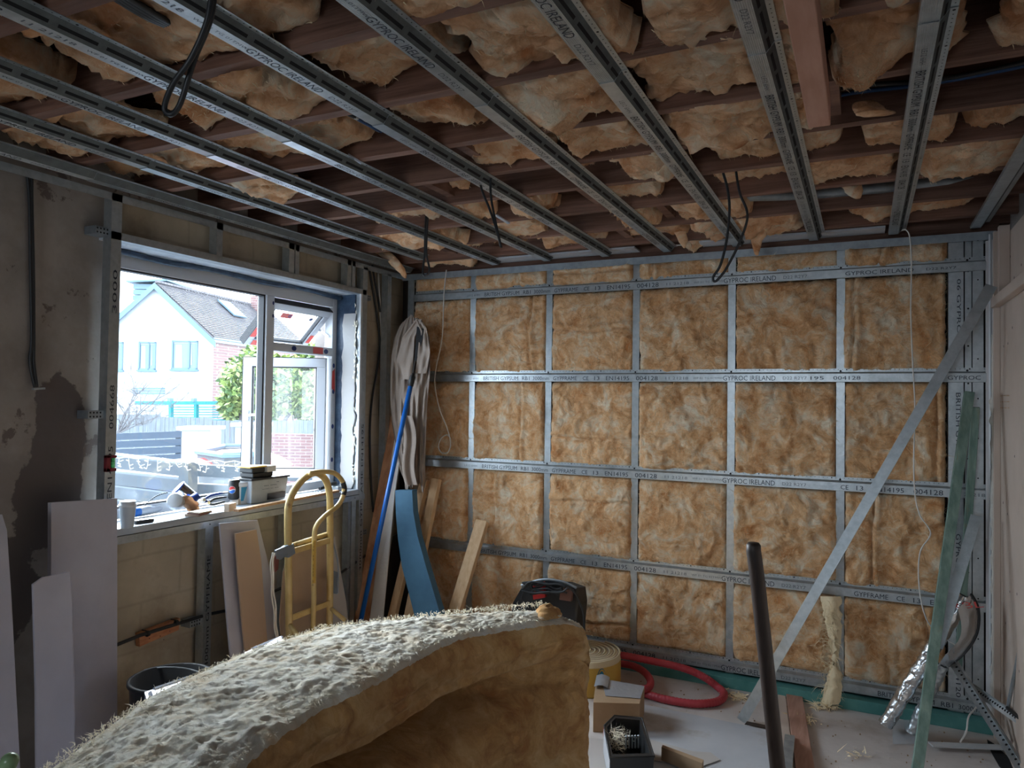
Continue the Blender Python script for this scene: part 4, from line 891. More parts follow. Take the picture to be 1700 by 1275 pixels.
# ================================================================== SPIRIT LEVEL ON THE STUD
root = thing('spirit_level', (XS+.02, 2.225, 1.30), 'maroon pocket spirit level with green vial clamped on window stud', 'spirit level')
cz0 = UX(184, 783, XS+.02).z; cz1 = UX(184, 756, XS+.02).z; yl = UX(176.5, 770, XS+.02).y; yr = UX(193.5, 770, XS+.02).y
MB().box(XS+.001, yl, cz0, XS+.022, yl+(yr-yl)*.42, cz1).box(XS+.001, yl, cz0, XS+.022, yr, cz0+.016).box(XS+.001, yl, cz1-.012, XS+.022, yr, cz1).build('body', M['maroon'], root, bevel=.002)
b = MB(); b.lathe([(0,0),(.010,0),(.010,cz1-cz0-.03),(0,cz1-cz0-.03)], (XS+.013, yl+(yr-yl)*.7, cz0+.017), 14); b.build('vial', M['vial'], root, smooth=True)
b = MB()
for f in (.38, .62): b.lathe([(.0104,0),(.0104,.0015)], (XS+.013, yl+(yr-yl)*.7, cz0+.017+(cz1-cz0-.03)*f), 14)
b.build('vial_lines', M['black'], root)
# ================================================================== THINGS ON THE SILL
SZ = 1.0565
def onsill(x, y): return UZ(x, y, SZ)
root = thing('paper_cup', onsill(211, 877), 'pale blue paper cup with white lid at left end of sill', 'cup')
c = Vector(root['_o']); b = MB(); b.lathe([(0,0),(.026,0),(.027,.004),(.036,.10),(.0365,.104)], c, 28); b.build('cup', M['paper_cup'], root, smooth=True)
b = MB(); b.lathe([(.038,.100),(.039,.104),(.0385,.110),(.0355,.113),(.0345,.124),(.033,.127),(0,.122)], c, 28); b.build('lid', M['white'], root, smooth=True)
root = thing('black_wallet', onsill(236, 868), 'flat black case lying beside the paper cup', 'case')
p = onsill(221, 870); q = onsill(252, 866); d = (q-p).normalized(); 
MB().bar(p+Vector((0,0,.009)), q+Vector((0,0,.009)), .05, .016).build('case', M['black'], root, bevel=.004)
MB().bar(p+Vector((0,0,.0175)), q+Vector((0,0,.0175)), .046, .0012).build('silver_edge', M['chrome'], root)
# sealant tube
root = thing('sealant_tube', onsill(255, 862), 'silver and blue foil sealant tube lying along left part of sill', 'sealant tube')
a = onsill(224, 862)+Vector((-.02,0,.03)); e = onsill(318, 842)+Vector((-.02,0,.028)); ax = (e-a).normalized(); L = (e-a).length
b = MB(); b.lathe([(0,0),(.020,.0),(.024,.006),(.024,.04)], a, 20, ax); b.build('blue_cap', M['blue'], root, smooth=True)
b = MB(); b.lathe([(.0235,.038),(.026,.06),(.026,L*.45)], a, 20, ax); b.build('silver_sleeve', M['silver_paper'], root, smooth=True)
b = MB(); b.lathe([(.026,L*.45),(.027,L*.6),(.025,L*.9),(.010,L)], a, 20, ax); b.build('blue_sleeve', mat('sleeve_blue', (.10,.22,.50), .35, .3, bump=1, bscale=40), root, smooth=True)
# crinkled clear bottle behind
root = thing('clear_bottle', onsill(240, 848), 'crushed clear plastic bottle lying against the pane behind sealant tube', 'bottle')
a = onsill(226, 858)+Vector((-.04,0,.028)); ax = (onsill(300, 836)-onsill(226, 858)).normalized()
b = MB(); b.lathe([(0,0),(.022,.002),(.028,.02),(.024,.05),(.029,.08),(.025,.11),(.028,.14),(.012,.18),(.012,.20),(0,.20)], a, 14, ax); b.build('bottle_body', M['clear'], root, smooth=True)
b = MB(); b.lathe([(.0,.2),(.014,.2),(.014,.215),(0,.215)], a, 14, ax); b.build('cap', M['cobalt'], root)
# bead chain
root = thing('bead_chain', onsill(262, 840), 'string of small black beads slanting up to the steel canister', 'bead chain')
b = MB()
for k in range(13):
    t = k/12; p = UX(241+36*t, 838-20*t-4*math.sin(t*3.1), -3.27); b.lathe([(0,-.0042),(.003,-.003),(.0042,0),(.003,.003),(0,.0042)], p, 8)
b.build('beads', M['black'], root, kind='stuff')
# steel canister + respirator-like hood
root = thing('steel_canister', onsill(320, 846), 'shiny steel canister tipped up on sill against the pane', 'canister')
a = UX(325, 822, -3.20); tip = UX(306, 806, -3.24); ax = Vector((-.35, -.55, .62)).normalized()
b = MB(); b.lathe([(0,-.02),(.036,-.02),(.038,-.015),(.038,.085),(.036,.088)], UX(318, 828, -3.22), 26, ax); b.build('cylinder', M['chrome'], root, smooth=True)
b = MB(); b.lathe([(.038,.085),(.041,.087),(.041,.093),(.034,.093),(0,.084)], UX(318, 828, -3.22), 26, ax); b.build('rim', M['cobalt'], root, smooth=True)
root = thing('work_lamp', onsill(296, 850), 'rounded white and silver lamp head lying on sill', 'lamp')
c = UX(293, 833, -3.17); ax = Vector((.55, -.65, .25)).normalized()
b = MB(); b.lathe([(0,-.05),(.022,-.048),(.038,-.03),(.044,0),(.042,.03),(.036,.045)], c, 24, ax); b.build('shell', M['silver_paper'], root, smooth=True)
b = MB(); b.lathe([(.036,.044),(.034,.046),(0,.047)], c, 24, ax); b.build('lens', M['white'], root, smooth=True)
b = MB(); b.lathe([(.0,0),(.022,0),(.024,.01),(.02,.05),(.0,.052)], UX(315, 832, -3.15), 18, Vector((.2,.6,.4))); b.build('blue_collar', M['cobalt'], root, smooth=True)
# amber foil wad
root = thing('foil_wad', onsill(318, 852), 'crumpled copper coloured foil hanging over edge of sill', 'foil'); rnd = random.Random(8)
b = MB(); c = UX(317, 840, -3.12)
def wadP(i, j):
    a = 2*math.pi*j/16; t = i/9; r = .034*math.sin(math.pi*min(1, t*.9+.08))*(1+.5*noise.noise(Vector((math.cos(a)*2, math.sin(a)*2, i*.6))))
    return c+Vector((.018*math.cos(a)*(.6+r*20), r*math.cos(a+.6)+.006*i-.03, .055-.10*t+r*math.sin(a)*.5))
b.grid(wadP, 10, 16, close=True); b.build('crumpled_sheet', mat('copper_foil', (.50,.30,.18), .3, .8), root)
# pliers
for (x0, y0, x1, y1, m_, lab, nme) in [(322, 834, 368, 822, 'cobalt', 'pliers with dark blue grips lying on sill behind laminate samples', 'blue_pliers'), (330, 838, 374, 829, 'black', 'snips with black grips lying on top of laminate samples', 'black_snips')]:
    root = thing(nme, onsill((x0+x1)/2, y0+8), lab, 'pliers')
    p = UX(x0, y0, -3.16); q = UX(x1, y1, -3.20)
    for s_, o_ in ((-1, 'handle'), (1, 'handle')):
        off = Vector((0, .004*s_, .009*s_)); MB().tube(smoothpts([p+(q-p)*.35, p+(q-p)*.55+off*1.6, q+off*1.3], 5), .0065, 8, rf=lambda t: .005+.0025*math.sin(t*3)).build(o_, M[m_], root, smooth=True)
    b = MB(); b.bar(p, p+(q-p)*.38, .012, .014); b.lathe([(0,-.008),(.011,-.008),(.011,.008),(0,.008)], p+(q-p)*.33, 12, (1,0,.3)); b.build('jaws', M['chrome'], root, bevel=.002)
# laminate samples
rnd = random.Random(6)
for k in range(5):
    x0, x1 = [(330,372),(331,374),(330,362),(331,370),(332,362)][k]; z = SZ+.001+k*.008
    p = UZ(x0, [858,857,856,855,853][k], z); d = (UZ(x1, 846, z)-p).normalized(); d.rotate(Matrix.Rotation(rnd.uniform(-.12,.12), 3, 'Z')); nrm_ = Vector((-d.y, d.x, 0)); nrm_ = nrm_ if nrm_.x < 0 else -nrm_; L = .13-.012*k
    p.z = z; o = MB().slab([p, p+d*L, p+d*L+nrm_*.075, p+nrm_*.075], (0,0,.0065)).build('laminate_sample', M['sample'] if k % 2 else M['sample_pale'], bevel=.001)
    tag(o, ['lowest', 'second lowest', 'middle', 'second highest', 'topmost'][k]+' board sample in small pile on the sill', 'board sample', 'pile of board samples on the sill')
for (x0, y0, x1, y1, h, wd, lab) in [(376,850,388,847,.042,.03,'small square timber block beside the board samples'), (390,838,402,836,.03,.045,'low timber block behind the small square block')]:
    p = UZ(x0, y0, SZ); q = UZ(x1, y1, SZ); p.z = q.z = SZ+h/2+.001
    tag(MB().bar(p, q, wd, h).build('wood_block', M['sample_pale'], bevel=.001), lab, 'wood block', 'wood blocks on the sill')
p = UZ(392, 850, SZ); q = UZ(560, 817, SZ); p.z = q.z = SZ+.008
tag(MB().bar(p, q, .035, .014).build('timber_strip', M['pine_dark'], bevel=.001), 'long thin timber strip lying along front edge of sill', 'timber strip')
# cola can
root = thing('cola_can', onsill(390, 838), 'black drinks can with round red white and blue emblem', 'can'); c = onsill(390, 838)+Vector((-.01,0,.03)); root.location = c; root['_o'] = tuple(c)
b = MB(); b.lathe([(0,0),(.024,0),(.031,.008),(.0325,.012),(.0325,.10),(.027,.112)], c, 28); b.build('can_body', M['black'], root, smooth=True)
b = MB(); b.lathe([(.027,.112),(.0275,.114),(.0255,.115),(.024,.111),(0,.111)], c, 28); b.build('can_top', M['chrome'], root, smooth=True)
view = (Vector((0,0,c.z))-c); va = math.atan2(view.y, view.x)-.35
def cyl(u, v, r=.0329): a = va+u/r; return c+Vector((r*math.cos(a), r*math.sin(a), .058+v))
for nme, col, rng in (('emblem_white', M['white'], (-1, 1)), ('emblem_red', M['red'], (.16, 1)), ('emblem_blue', M['blue'], (-1, -.16))):
    b = MB(); R_ = .021 if nme == 'emblem_white' else .0195; n = 14; rr = .0329 if nme == 'emblem_white' else .0333
    for i in range(n):
        for j in range(12):
            def pt(ii, jj):
                u = (ii/n*2-1); hmax = math.sqrt(max(0, 1-u*u)); wave = .16*math.sin(u*3.0)
                lo_ = max(-hmax, rng[0] if rng[0] > -1 and rng[0] > 0 else -hmax); hi_ = hmax
                if nme == 'emblem_red': lo_, hi_ = min(hmax, max(-hmax, .16+wave)), hmax
                if nme == 'emblem_blue': lo_, hi_ = -hmax, max(-hmax, min(hmax, -.16+wave))
                if nme == 'emblem_white': lo_, hi_ = -hmax, hmax
                return cyl(u*R_, (lo_+(hi_-lo_)*jj/12)*R_, rr)
            b.add([pt(i,j), pt(i+1,j), pt(i+1,j+1), pt(i,j+1)], [(0,1,2,3)])
    b.build(nme, col, root)
# yoghurt tub
root = thing('white_tub', onsill(402, 832), 'white plastic tub with lid and teal label behind the can', 'tub'); c = onsill(399, 838)+Vector((-.045, .035, 0)); c.z = SZ; root.location = c; root['_o'] = tuple(c)
b = MB(); b.lathe([(0,0),(.048,0),(.050,.003),(.058,.108)], c, 30); b.build('tub', M['white'], root, smooth=True)
b = MB(); b.lathe([(.060,.104),(.063,.106),(.063,.124),(.059,.129),(0,.130)], c, 30); b.build('lid', M['white'], root, smooth=True)
b = MB(); va2 = math.atan2(-c.y, -c.x)
b.grid(lambda i, j: (c.x+(.0515+.0072*(j/8)+.0007)*math.cos(va2+.15+.6*i/12*(.5+.5*j/8)), c.y+(.0515+.0072*(j/8)+.0007)*math.sin(va2+.15+.6*i/12*(.5+.5*j/8)), c.z+.02+.08*j/8), 13, 9); b.build('teal_label', M['cyan'], root, smooth=True)
# grey storage box, with packets on top
root = thing('storage_box', onsill(450, 822), 'grey translucent box with dark lid and printed label on the sill', 'storage box')
fl_ = UX(417, 833, -3.17); fr_ = UX(478, 820, -3.17); zt = UX(440, 796, -3.17).z
b = MB(); y0_, y1_ = fl_.y, fr_.y
b.hexa([(-3.305,y0_+.01,SZ),(-3.18,y0_+.01,SZ),(-3.18,y1_-.01,SZ),(-3.305,y1_-.01,SZ),(-3.31,y0_,zt),(-3.17,y0_,zt),(-3.17,y1_,zt),(-3.31,y1_,zt)])
b.build('box_body', mat('translucent_grey', (.42,.46,.50), .35, col2=(.34,.38,.42), scale=12), root, bevel=.006)
MB().box(-3.312, y0_-.008, zt, -3.162, y1_+.008, zt+.012).build('lid', M['black'], root, bevel=.003)
b = MB(); put(b, '--- ----', (-3.1715, y0_+.10, zt-.045), (0,1,0), (0,0,1), .10, .010); put(b, '----- -- ---', (-3.1735, y0_+.09, zt-.062), (0,1,0), (0,0,1), .13, .007); put(b, '--', (-3.171, y0_+.20, zt-.03), (0,1,0), (0,0,1), .02, .010)
b.build('printed_lettering', M['ink'], root, kind='stuff')
MB().slab([(-3.176,y0_+.13,SZ+.012),(-3.176,y1_-.02,SZ+.012),(-3.172,y1_-.02,SZ+.05),(-3.172,y0_+.13,SZ+.05)], (.002,0,0)).build('dark_label', M['black'], root)
zz = zt+.0125
for k, (a0, a1, h, m_, lab, nme) in enumerate([(.03,.19,.028,'black','black battery pack lying on the grey storage box','battery_pack'),(.02,.12,.030,'black','rounded black case stacked on the battery pack','black_case'),(.0,.13,.008,'yellow','flat yellow packet on top of the black case','yellow_packet'),(.13,.20,.036,'white','black and white carton beside the yellow packet','carton')]):
    base_z = {0: zz, 1: zz+.0285, 2: zz+.059, 3: zz+.0285}[k]
    o = MB().box(-3.295+.006*k, y0_+a0, base_z, -3.19+.004*k, y0_+a1, base_z+h).build(nme, M[m_], bevel=.006 if k < 2 else .001); tag(o, lab, 'packet' if k > 1 else 'case')
root = thing('pen_knife', onsill(468, 834), 'silver utility knife lying on sill in front of storage box', 'knife')
p = onsill(440, 838)+Vector((.02,0,.008)); q = onsill(476, 830)+Vector((.02,0,.008)); MB().bar(p, q, .02, .012).build('knife_handle', M['galv'], root, bevel=.003); MB().bar(q, q+(q-p)*.3, .012, .002).build('blade', M['chrome'], root)
rnd = random.Random(12)
root = thing('sill_debris', onsill(525, 815), 'scatter of white crumbs and scraps toward right end of sill', 'debris'); b = MB()
for k in range(70):
    p = UZ(rnd.uniform(485, 595), 812, SZ+.001); x = rnd.uniform(-3.29, -3.12); t_ = p.x/x; y = UZ(rnd.uniform(485,595), 815, SZ).y
    s_ = rnd.uniform(.002, .008); b.box(x, y, SZ+.0005, x+s_, y+s_*1.5, SZ+s_*.6)
b.build('crumbs', M['white'], root, kind='stuff')
tag(MB().box(-3.22, 3.90, SZ+.0005, -3.16, 3.99, SZ+.03).build('wall_plug_box', M['galv'], bevel=.003), 'small grey steel box at right end of the sill', 'box')
tag(MB().tube(smoothpts([(-3.23,3.80,SZ+.02),(-3.22,3.86,SZ+.035),(-3.20,3.92,SZ+.05),(-3.24,3.96,SZ+.03)], 5), .012, 8).build('cloth_scrap', M['black']), 'crumpled dark scrap lying beside the steel box on sill', 'scrap')
# ================================================================== HAND TRUCK
TX = -2.78
root = thing('hand_truck', (TX, 3.15, 0), 'cream-yellow tubular hand truck with looped handles under window', 'hand truck')
def T(x, y, o_=0): return UX(x, y, TX+o_)
tr_ = .0195
def ground(p, o_=0): p = Vector(p); return Vector((p.x+.05, p.y, .03))
la = T(478, 900); ra = T(546, 890)
b = MB(); b.tube([ground(T(482,1050))]+smoothpts([T(480,1050), T(479,950), T(478,870), T(480,835), T(491,810), T(508,792), T(525,785), T(540,796), T(547,820), T(548,860), T(548,950), T(547,1050)], 6)+[ground(T(547,1050))], tr_, 12); b.build('outer_frame', M['truck'], root, smooth=True)
b = MB(); b.tube(smoothpts([T(514,786,.03), T(536,783,.035), T(556,786,.035), T(569,800,.03), T(571,818,.03), T(562,838,.03), T(540,856,.03), T(526,872,.03), T(522,892,.03), T(521,950,.03), T(521,1000,.03), T(519,1060,.03)], 6)+[ground(T(519,1060), 0)], .014, 12); b.build('centre_handle', M['truck'], root, smooth=True)
MB().tube(smoothpts([T(569,800,.03), T(572,812,.03), T(570,822,.03)], 4), .0155, 10).build('grip_wear', M['black'], root, smooth=True)
for (x0, y0, x1, y1, nm) in [(480,917,547,897,'rung'), (481,1027,547,1001,'rung')]: MB().bar(T(x0,y0,.01), T(x1,y1,.01), .012, .032).build(nm, M['truck'], root, bevel=.002)
MB().tube([T(479,908,-.02), T(548,886,-.02)], .016, 10).build('top_crossbar', M['truck'], root, smooth=True)
MB().tube([T(547,1008), T(573,1030,.12)], .012, 8).build('axle_stay', M['truck'], root, smooth=True)
MB().tube([T(480,1035), T(497,1060,.12)], .012, 8).build('axle_stay', M['truck'], root, smooth=True)
b = MB(); bz = Vector((TX+.05, T(480,1050).y-.03, 0)); ey = T(547,1050).y+.03
b.box(TX+.05, bz.y, .003, TX+.26, ey, .010); b.build('toe_plate', M['truck'], root)
for yy in (bz.y-.02, ey+.02):
    wr_ = MB().lathe([(.062,-.018),(.07,-.012),(.07,.012),(.062,.018),(.04,.018),(.04,-.018),(.062,-.018)], (TX-.01, yy, .072), 24, (0,1,0)).build('wheel', M['black'], root, smooth=True)
    MB().lathe([(0,-.012),(.04,-.012),(.04,.012),(0,.012)], (TX-.01, yy, .072), 16, (0,1,0)).build('hub', M['truck'], wr_)
b = MB(); vs_ = [T(521.5, 930, .0455), T(521, 968, .0455)]
MB().bar(T(521.6, 897, .043), T(521, 968, .043), .018, .006, (1,0,0)).build('warning_label', M['yellow'], root)
b = MB(); p = T(521.5, 900, .0475); put(b, '--- -- ---- --', (p.x, p.y+.004, p.z), (0,0,-1), (0,1,0), .24, -.010); b.build('label_lettering', M['ink'], root, kind='stuff')
MB().bar(T(477,905,.002), T(480,922,.002), .055, .045, (1,0,0)).build('duct_tape_wrap', M['tape'], root, bevel=.004)
q = [T(458,914,.03), T(479,905,.03), T(478,918,.03), T(466,930,.03), T(459,928,.03)]; MB().prism(q, (-.012,0,0)).build('duct_tape_flap', M['tape'], root)
# frayed strap hanging from the tape
b = MB(); 
for off, sd_ in ((0, 1), (.012, 2)):
    b.tube([p+Vector((0, .004*math.sin(k*.7+sd_), 0)) for k, p in enumerate(smoothpts([T(452+off*300,918,.03), T(450+off*250,950,.03), T(453+off*300,1000,.03), T(457+off*200,1045,.03), T(461,1075,.03)], 8))], .0045, 6)
tag(b.build('frayed_strap', M['rope']), 'frayed off-white strap hanging from taped left side of hand truck', 'strap')
b = MB(); b.slab([T(456,924,.028), T(464,918,.028), T(462,945,.028), T(457,950,.028)], (-.006,0,0)); b.build('x', M['sample'])
bpy.data.objects['x'].name = 'dark_webbing'; tag(bpy.data.objects['dark_webbing'], 'piece of dark webbing between strands of the frayed strap', 'webbing')
leanboard('hardboard_panel', [(478,921),(547,899),(548,1010),(546,1090),(470,1100),(464,1030),(470,950)], TX-.085, TX-.07, .006, M['ply'], 'brown hardboard panel standing behind hand truck uprights')
b = MB(); b.tube(smoothpts([T(549,888,.0), T(554,905,.0), T(560,930,0), T(562,960,0), T(561,985,0)], 6), .004, 6); b.slab([T(548,945,0), T(561,950,0), T(560,987,0), T(549,984,0)], (-.003,0,0))
tag(b.build('hanging_tape', M['tape']), 'strip of grey tape hanging off right side of the hand truck', 'tape')
# ================================================================== CORNER STACK
def leanY(name, pts, yt, yb, t, m_, lab, cat, bev=.002, group=None):
    ys = [p[1] for p in pts]; y0, y1 = min(ys), max(ys)
    q = [UY(x, y, yt+(yb-yt)*(y-y0)/(y1-y0)) for x, y in pts]
    return tag(MB().prism(q, (0, t, 0)).build(name, m_, bevel=bev), lab, cat, group)
leanY('osb_strip', [(649,690),(672,680),(662,760),(640,900),(622,1038),(585,1042),(600,960)], 4.42, 4.02, .018, M['osb'], 'tall strip of strand board leaning in corner left of blue pole', 'board')
leanY('plasterboard_strip', [(659,700),(672,704),(655,820),(634,1036),(612,1040),(632,880)], 4.36, 3.98, .012, M['gyp_edge'], 'narrow whitish plasterboard strip directly right of blue pole', 'board')
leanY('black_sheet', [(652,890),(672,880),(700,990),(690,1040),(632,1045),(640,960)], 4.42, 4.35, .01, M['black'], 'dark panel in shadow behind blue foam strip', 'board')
root = thing('blue_pole', UY(600, 1028, 3.93), 'long bright blue extension pole with black tip leaning in corner', 'pole')
p = UY(683, 634, 4.15); q = UY(599, 1030, 3.93); q = q+(q-p)*((q.z-.02)/(p.z-q.z)); 
MB().tube([p, q], .0165, 14).build('shaft', M['blue'], root, smooth=True)
d = (p-q).normalized(); MB().lathe([(.0,-.03),(.019,-.03),(.020,.0),(.020,.035),(.013,.045),(.012,.06),(0,.06)], p, 16, d).build('tip', M['black'], root, smooth=True)
def timber(name, a, b_, w_, h_, m_, lab, up=(0,1,0), group=None, cat='timber'):
    return tag(MB().bar(a, b_, w_, h_, up).build(name, m_, bevel=.003), lab, cat, group)
G = 'pine timbers leaning in the window corner'
def down(p, q): p = Vector(p); q = Vector(q); return q+(q-p)*((q.z-.03)/(p.z-q.z))
timber('pine_timber', UY(706,796,4.40), down(UY(706,796,4.40), UY(655,1010,4.18)), .055, .045, M['pine'], 'left pine timber leaning behind the blue foam strip', group=G)
timber('pine_timber', UY(725,795,4.40), down(UY(725,795,4.40), UY(684,1000,4.20)), .06, .045, M['pine'], 'pine timber leaning right of blue foam strip, tip highest', group=G)
timber('pine_timber', UY(801,865,4.47), down(UY(801,865,4.47), UY(757,1010,4.20)), .085, .045, M['pine'], 'lone pine timber leaning on the insulated wall', group=G)
b = MB()
cs = [(656,814,684,4.17),(657,850,686,4.15),(660,890,693,4.12),(667,940,707,4.07),(680,990,722,4.02),(690,1030,734,3.97),(700,1075,748,3.9),(712,1130,762,3.8)]
for (xa, ya, xb, Y1), (xc, yc, xd, Y2) in zip(cs, cs[1:]):
    A_, B_, D_, C_ = UY(xa,ya,Y1), UY(xb,ya,Y1), UY(xc,yc,Y2), UY(xd,yc,Y2); b.slab([D_, C_, B_, A_], (0, .06, 0))
p = UY(737,1130,3.9)
tag(b.build('blue_foam_strip', M['foam_blue'], smooth=False), 'bent strip of dull blue foam standing in front of the timbers', 'foam')
# dust sheet
b = MB(); ctl = [(528,676,694),(540,664,706),(560,655,713),(590,650,714),(620,648,714),(660,648,710),(700,650,708),(740,657,707),(780,664,706),(800,672,706)]
def shP(i, j):
    y = 528+ (805-528)*i/60; xl = lerp([(a, l) for a, l, r in ctl], y); xr = lerp([(a, r) for a, l, r in ctl], y); u = j/48
    fold = .030*abs(math.sin(u*9+y*.012))+.018*abs(math.sin(u*19-y*.02+1))+.008*math.sin(u*41+y*.05)+.02*math.sin(math.pi*u)
    amp = min(1, (y-520)/60)
    yy = y+(8*math.sin(u*9)+6*math.sin(u*23) if i == 60 else 0) - (6*math.exp(-((u-.35)/.2)**2) if i < 3 else 0)
    return UY(xl+(xr-xl)*u, yy, 4.30-fold*amp)
root = thing('dust_sheet', UY(685, 800, 4.25), 'beige cotton dust sheet draped over tools in the corner', 'sheet')
b.grid(shP, 61, 49); b.build('cloth', M['cloth'], root, smooth=True)
b = MB()
def hoodP(i, j):
    t = i/14; a = math.pi*(1.0*j/16); y = 536+95*t; return UY(691-16*math.cos(a)*(1-.35*t)*1.05, y-0, 4.235-.05*math.sin(a)*(1-.2*t)+.0)
def flapL(i, j): t = i/20; u = j/6; return UY(690-16*u-10*t*(1-u)*0, 532+100*t+6*u, 4.20-.05*math.sin(u*3.1)*(1-t*.5))
b.grid(lambda i, j: UY(lerp([(0,690),(.3,668),(.7,658),(1,666)], i/20)+(lerp([(0,700),(.3,688),(1,684)], i/20)-lerp([(0,690),(.3,668),(.7,658),(1,666)], i/20))*j/8, 530+ 100*i/20, 4.215-.010*abs(math.sin(j*.9+i*.13))-.006*math.sin(i*.5+j)), 21, 9)
b.grid(lambda i, j: UY(lerp([(0,700),(.15,708),(.6,714),(1,708)], i/20)+(lerp([(0,690),(.2,697),(1,690)], i/20)-lerp([(0,700),(.15,708),(.6,714),(1,708)], i/20))*j/8, 532+ 88*i/20, 4.215-.012*abs(math.sin(j*.8-i*.11))-.005*math.sin(i*.6+j)), 21, 9)
b.build('hood_folds', M['cloth'], root, smooth=True)
b = MB(); b.prism([UY(692,542,4.205), UY(703,546,4.205), UY(702,560,4.205), UY(691,600,4.205), UY(688,598,4.205)], (0,.004,0)); b.build('dark_opening', M['hole'], root)
b = MB(); b.grid(lambda i, j: UY(664+20*j/6+4*math.sin(i*.3)+i*.5, 690+115*i/20, 4.20-.02*math.sin(j*1.4)), 21, 7); b.build('hanging_corner', M['cloth'], root, smooth=True)
tag(MB().tube([UY(697,556,4.23), UY(684,622,4.23)], .006, 6).build('sheet_hook', M['galv_dark']), 'thin grey rod running from hood of dust sheet to blue pole', 'rod')
# black cables behind
for k, (pts, lab) in enumerate([([(612,440),(622,500),(630,560),(628,600),(618,660),(614,720),(616,800),(620,850)], 'left dark cable looping down wall right of the window'), ([(618,440),(630,510),(636,560),(634,620),(630,680),(634,740),(640,800)], 'right dark cable looping down wall right of the window')]):
    tag(MB().tube(smoothpts([UX(x, y, XW+.03) for x, y in pts], 5), .008, 8).build('wall_cable', M['black_cable'], smooth=True), lab, 'cable', 'dark cables right of the window')
tag(MB().tube([UX(627,445,XW+.03), UX(636,600,XW+.03)], .008, 8).build('white_conduit', M['white_cable'], smooth=True), 'straight pale conduit on wall right of window', 'conduit')
tag(MB().tube(smoothpts([UY(x, y, 4.45) for x, y in [(741,448),(737,490),(734,560),(724,610),(722,640),(730,680),(742,710),(748,735),(744,750),(734,752),(728,742),(732,728),(742,722),(748,728)]], 6), .004, 6).build('white_cable', M['white_cable'], smooth=True), 'thin white cable dangling with loop at left of insulated wall', 'cable')
tag(MB().tube(smoothpts([UY(x, y, 4.40) for x, y in [(1502,380),(1510,392),(1513,440),(1512,520),(1515,600),(1519,680),(1517,760),(1519,820),(1527,855),(1545,885),(1528,915),(1525,960),(1532,1010),(1550,1045),(1600,1080)]], 6), .0035, 6).build('white_cable', M['white_cable'], smooth=True), 'thin white cable hanging with kink in front of rightmost bay', 'cable')
# ================================================================== THE BIG FOLDED BATT IN THE FOREGROUND
# stations along Y: back edge x, front edge x, top z
BK = [(.2,-1.45),(.96,-1.531),(1.22,-1.628),(1.31,-1.665),(1.65,-1.69),(1.97,-1.655),(2.25,-1.43),(2.45,-1.26),(2.62,-1.10)]
FT = [(.2,-1.02),(1.15,-1.17),(1.44,-1.212),(1.57,-1.185),(2.0,-1.20),(2.19,-1.16),(2.43,-1.02),(2.56,-.93),(2.62,-.93)]
Y0, Y1, NU, NV = .35, 2.66, 330, 250
def rollP(i, j, s_=0):
    u = i/NU; y = Y0+(Y1-Y0)*u; v = j/NV
    xb = lerp(BK, y); xf = lerp(FT, y)
    e = max(0, (y-2.40)/(Y1-2.40)); rnd_ = (1-e**2.2)**.5 if e < 1 else 0    # rounded far end
    zt = .90-.012*math.sin(y*3)
    th_ = .155+.02*math.sin(y*4)                       # thickness of the upper layer
    hol = .20*min(1, max(0, (y-.9)/.5))*(1-max(0,(y-2.15)/.5))  # how far the fold is hollow under it
    if hol < 0: hol = 0
    bul = .05+.05*math.sin((y-.4)*1.7)
    prof = [(xb-.02, .02), (xb-.05, .4), (xb-.03, zt-.08), (xb+.01, zt-.015), (xb+.05, zt), ((xb+xf)/2, zt+.012), (xf-.05, zt+.004), (xf-.01, zt-.018), (xf+.012, zt-.07),
            (xf+.005, zt-th_+.03), (xf-.03, zt-th_-.005), (xf-hol, zt-th_-.02), (xf-hol*1.05, zt-th_-.09), (xf-hol*.4, zt-th_-.12), (xf+bul*.6, zt-th_-.17), (xf+bul, zt-th_-.30), (xf+bul*.9, .30), (xf+.03, .10), (xf, .0)]
    # arc-length-ish parametrisation with most samples on what is seen
    wts = [.05,.05,.03,.03,.13,.13,.06,.05,.08,.05,.06,.04,.04,.05,.07,.05,.03,.01]
    t = v*sum(wts); k = 0
    while k < len(wts)-1 and t > wts[k]: t -= wts[k]; k += 1
    f = min(1, t/wts[k]); p0 = prof[max(0,k-1)]; p1 = prof[k]; p2 = prof[k+1]; p3 = prof[min(len(prof)-1,k+2)]
    def cr(a, b_, c_, d): return .5*((2*b_)+(c_-a)*f+(2*a-5*b_+4*c_-d)*f*f+(3*b_-a-3*c_+d)*f**3)
    x = cr(p0[0], p1[0], p2[0], p3[0]); z = cr(p0[1], p1[1], p2[1], p3[1])
    # rounded end: pull the section towards a core line
    cx, cz = (xb+xf)/2+.06, .47
    x = cx+(x-cx)*(.25+.75*rnd_); z = cz+(z-cz)*(.62+.38*rnd_) if z > cz else z
    # relief
    if 4 <= k <= 7: h = .013*woolh(x*1.3, y*1.3, 2.2)+.0035*noise.noise(Vector((x*50, y*26, 1)))+.006*abs(fb(x*90, y*34, 4, .6, 4)); z += h; 
    else:
        h = .016*woolh(y*1.2, z*1.2+x, 7.1); x += h; z += h*.3
        if k in (8, 9): x += .010*math.sin((z)*120+6*noise.noise(Vector((y*3, z*9, 2))))*.6
    yy = y + (.02*woolh(x*2, z*2, 5) if e > .3 else 0)
    return (x, yy, max(.001, z))
root = thing('folded_insulation', (-1.4, 1.6, 0), 'huge folded cream mineral wool batt filling the foreground', 'insulation')
b = MB(); b.grid(rollP, NU+1, NV+1); n0 = len(b.v)
b.v += [(-1.05, Y1+.01, .45)]; b.f += [((NU)*(NV+1)+j, (NU)*(NV+1)+j+1, n0) for j in range(NV)]; b.m += [0]*NV
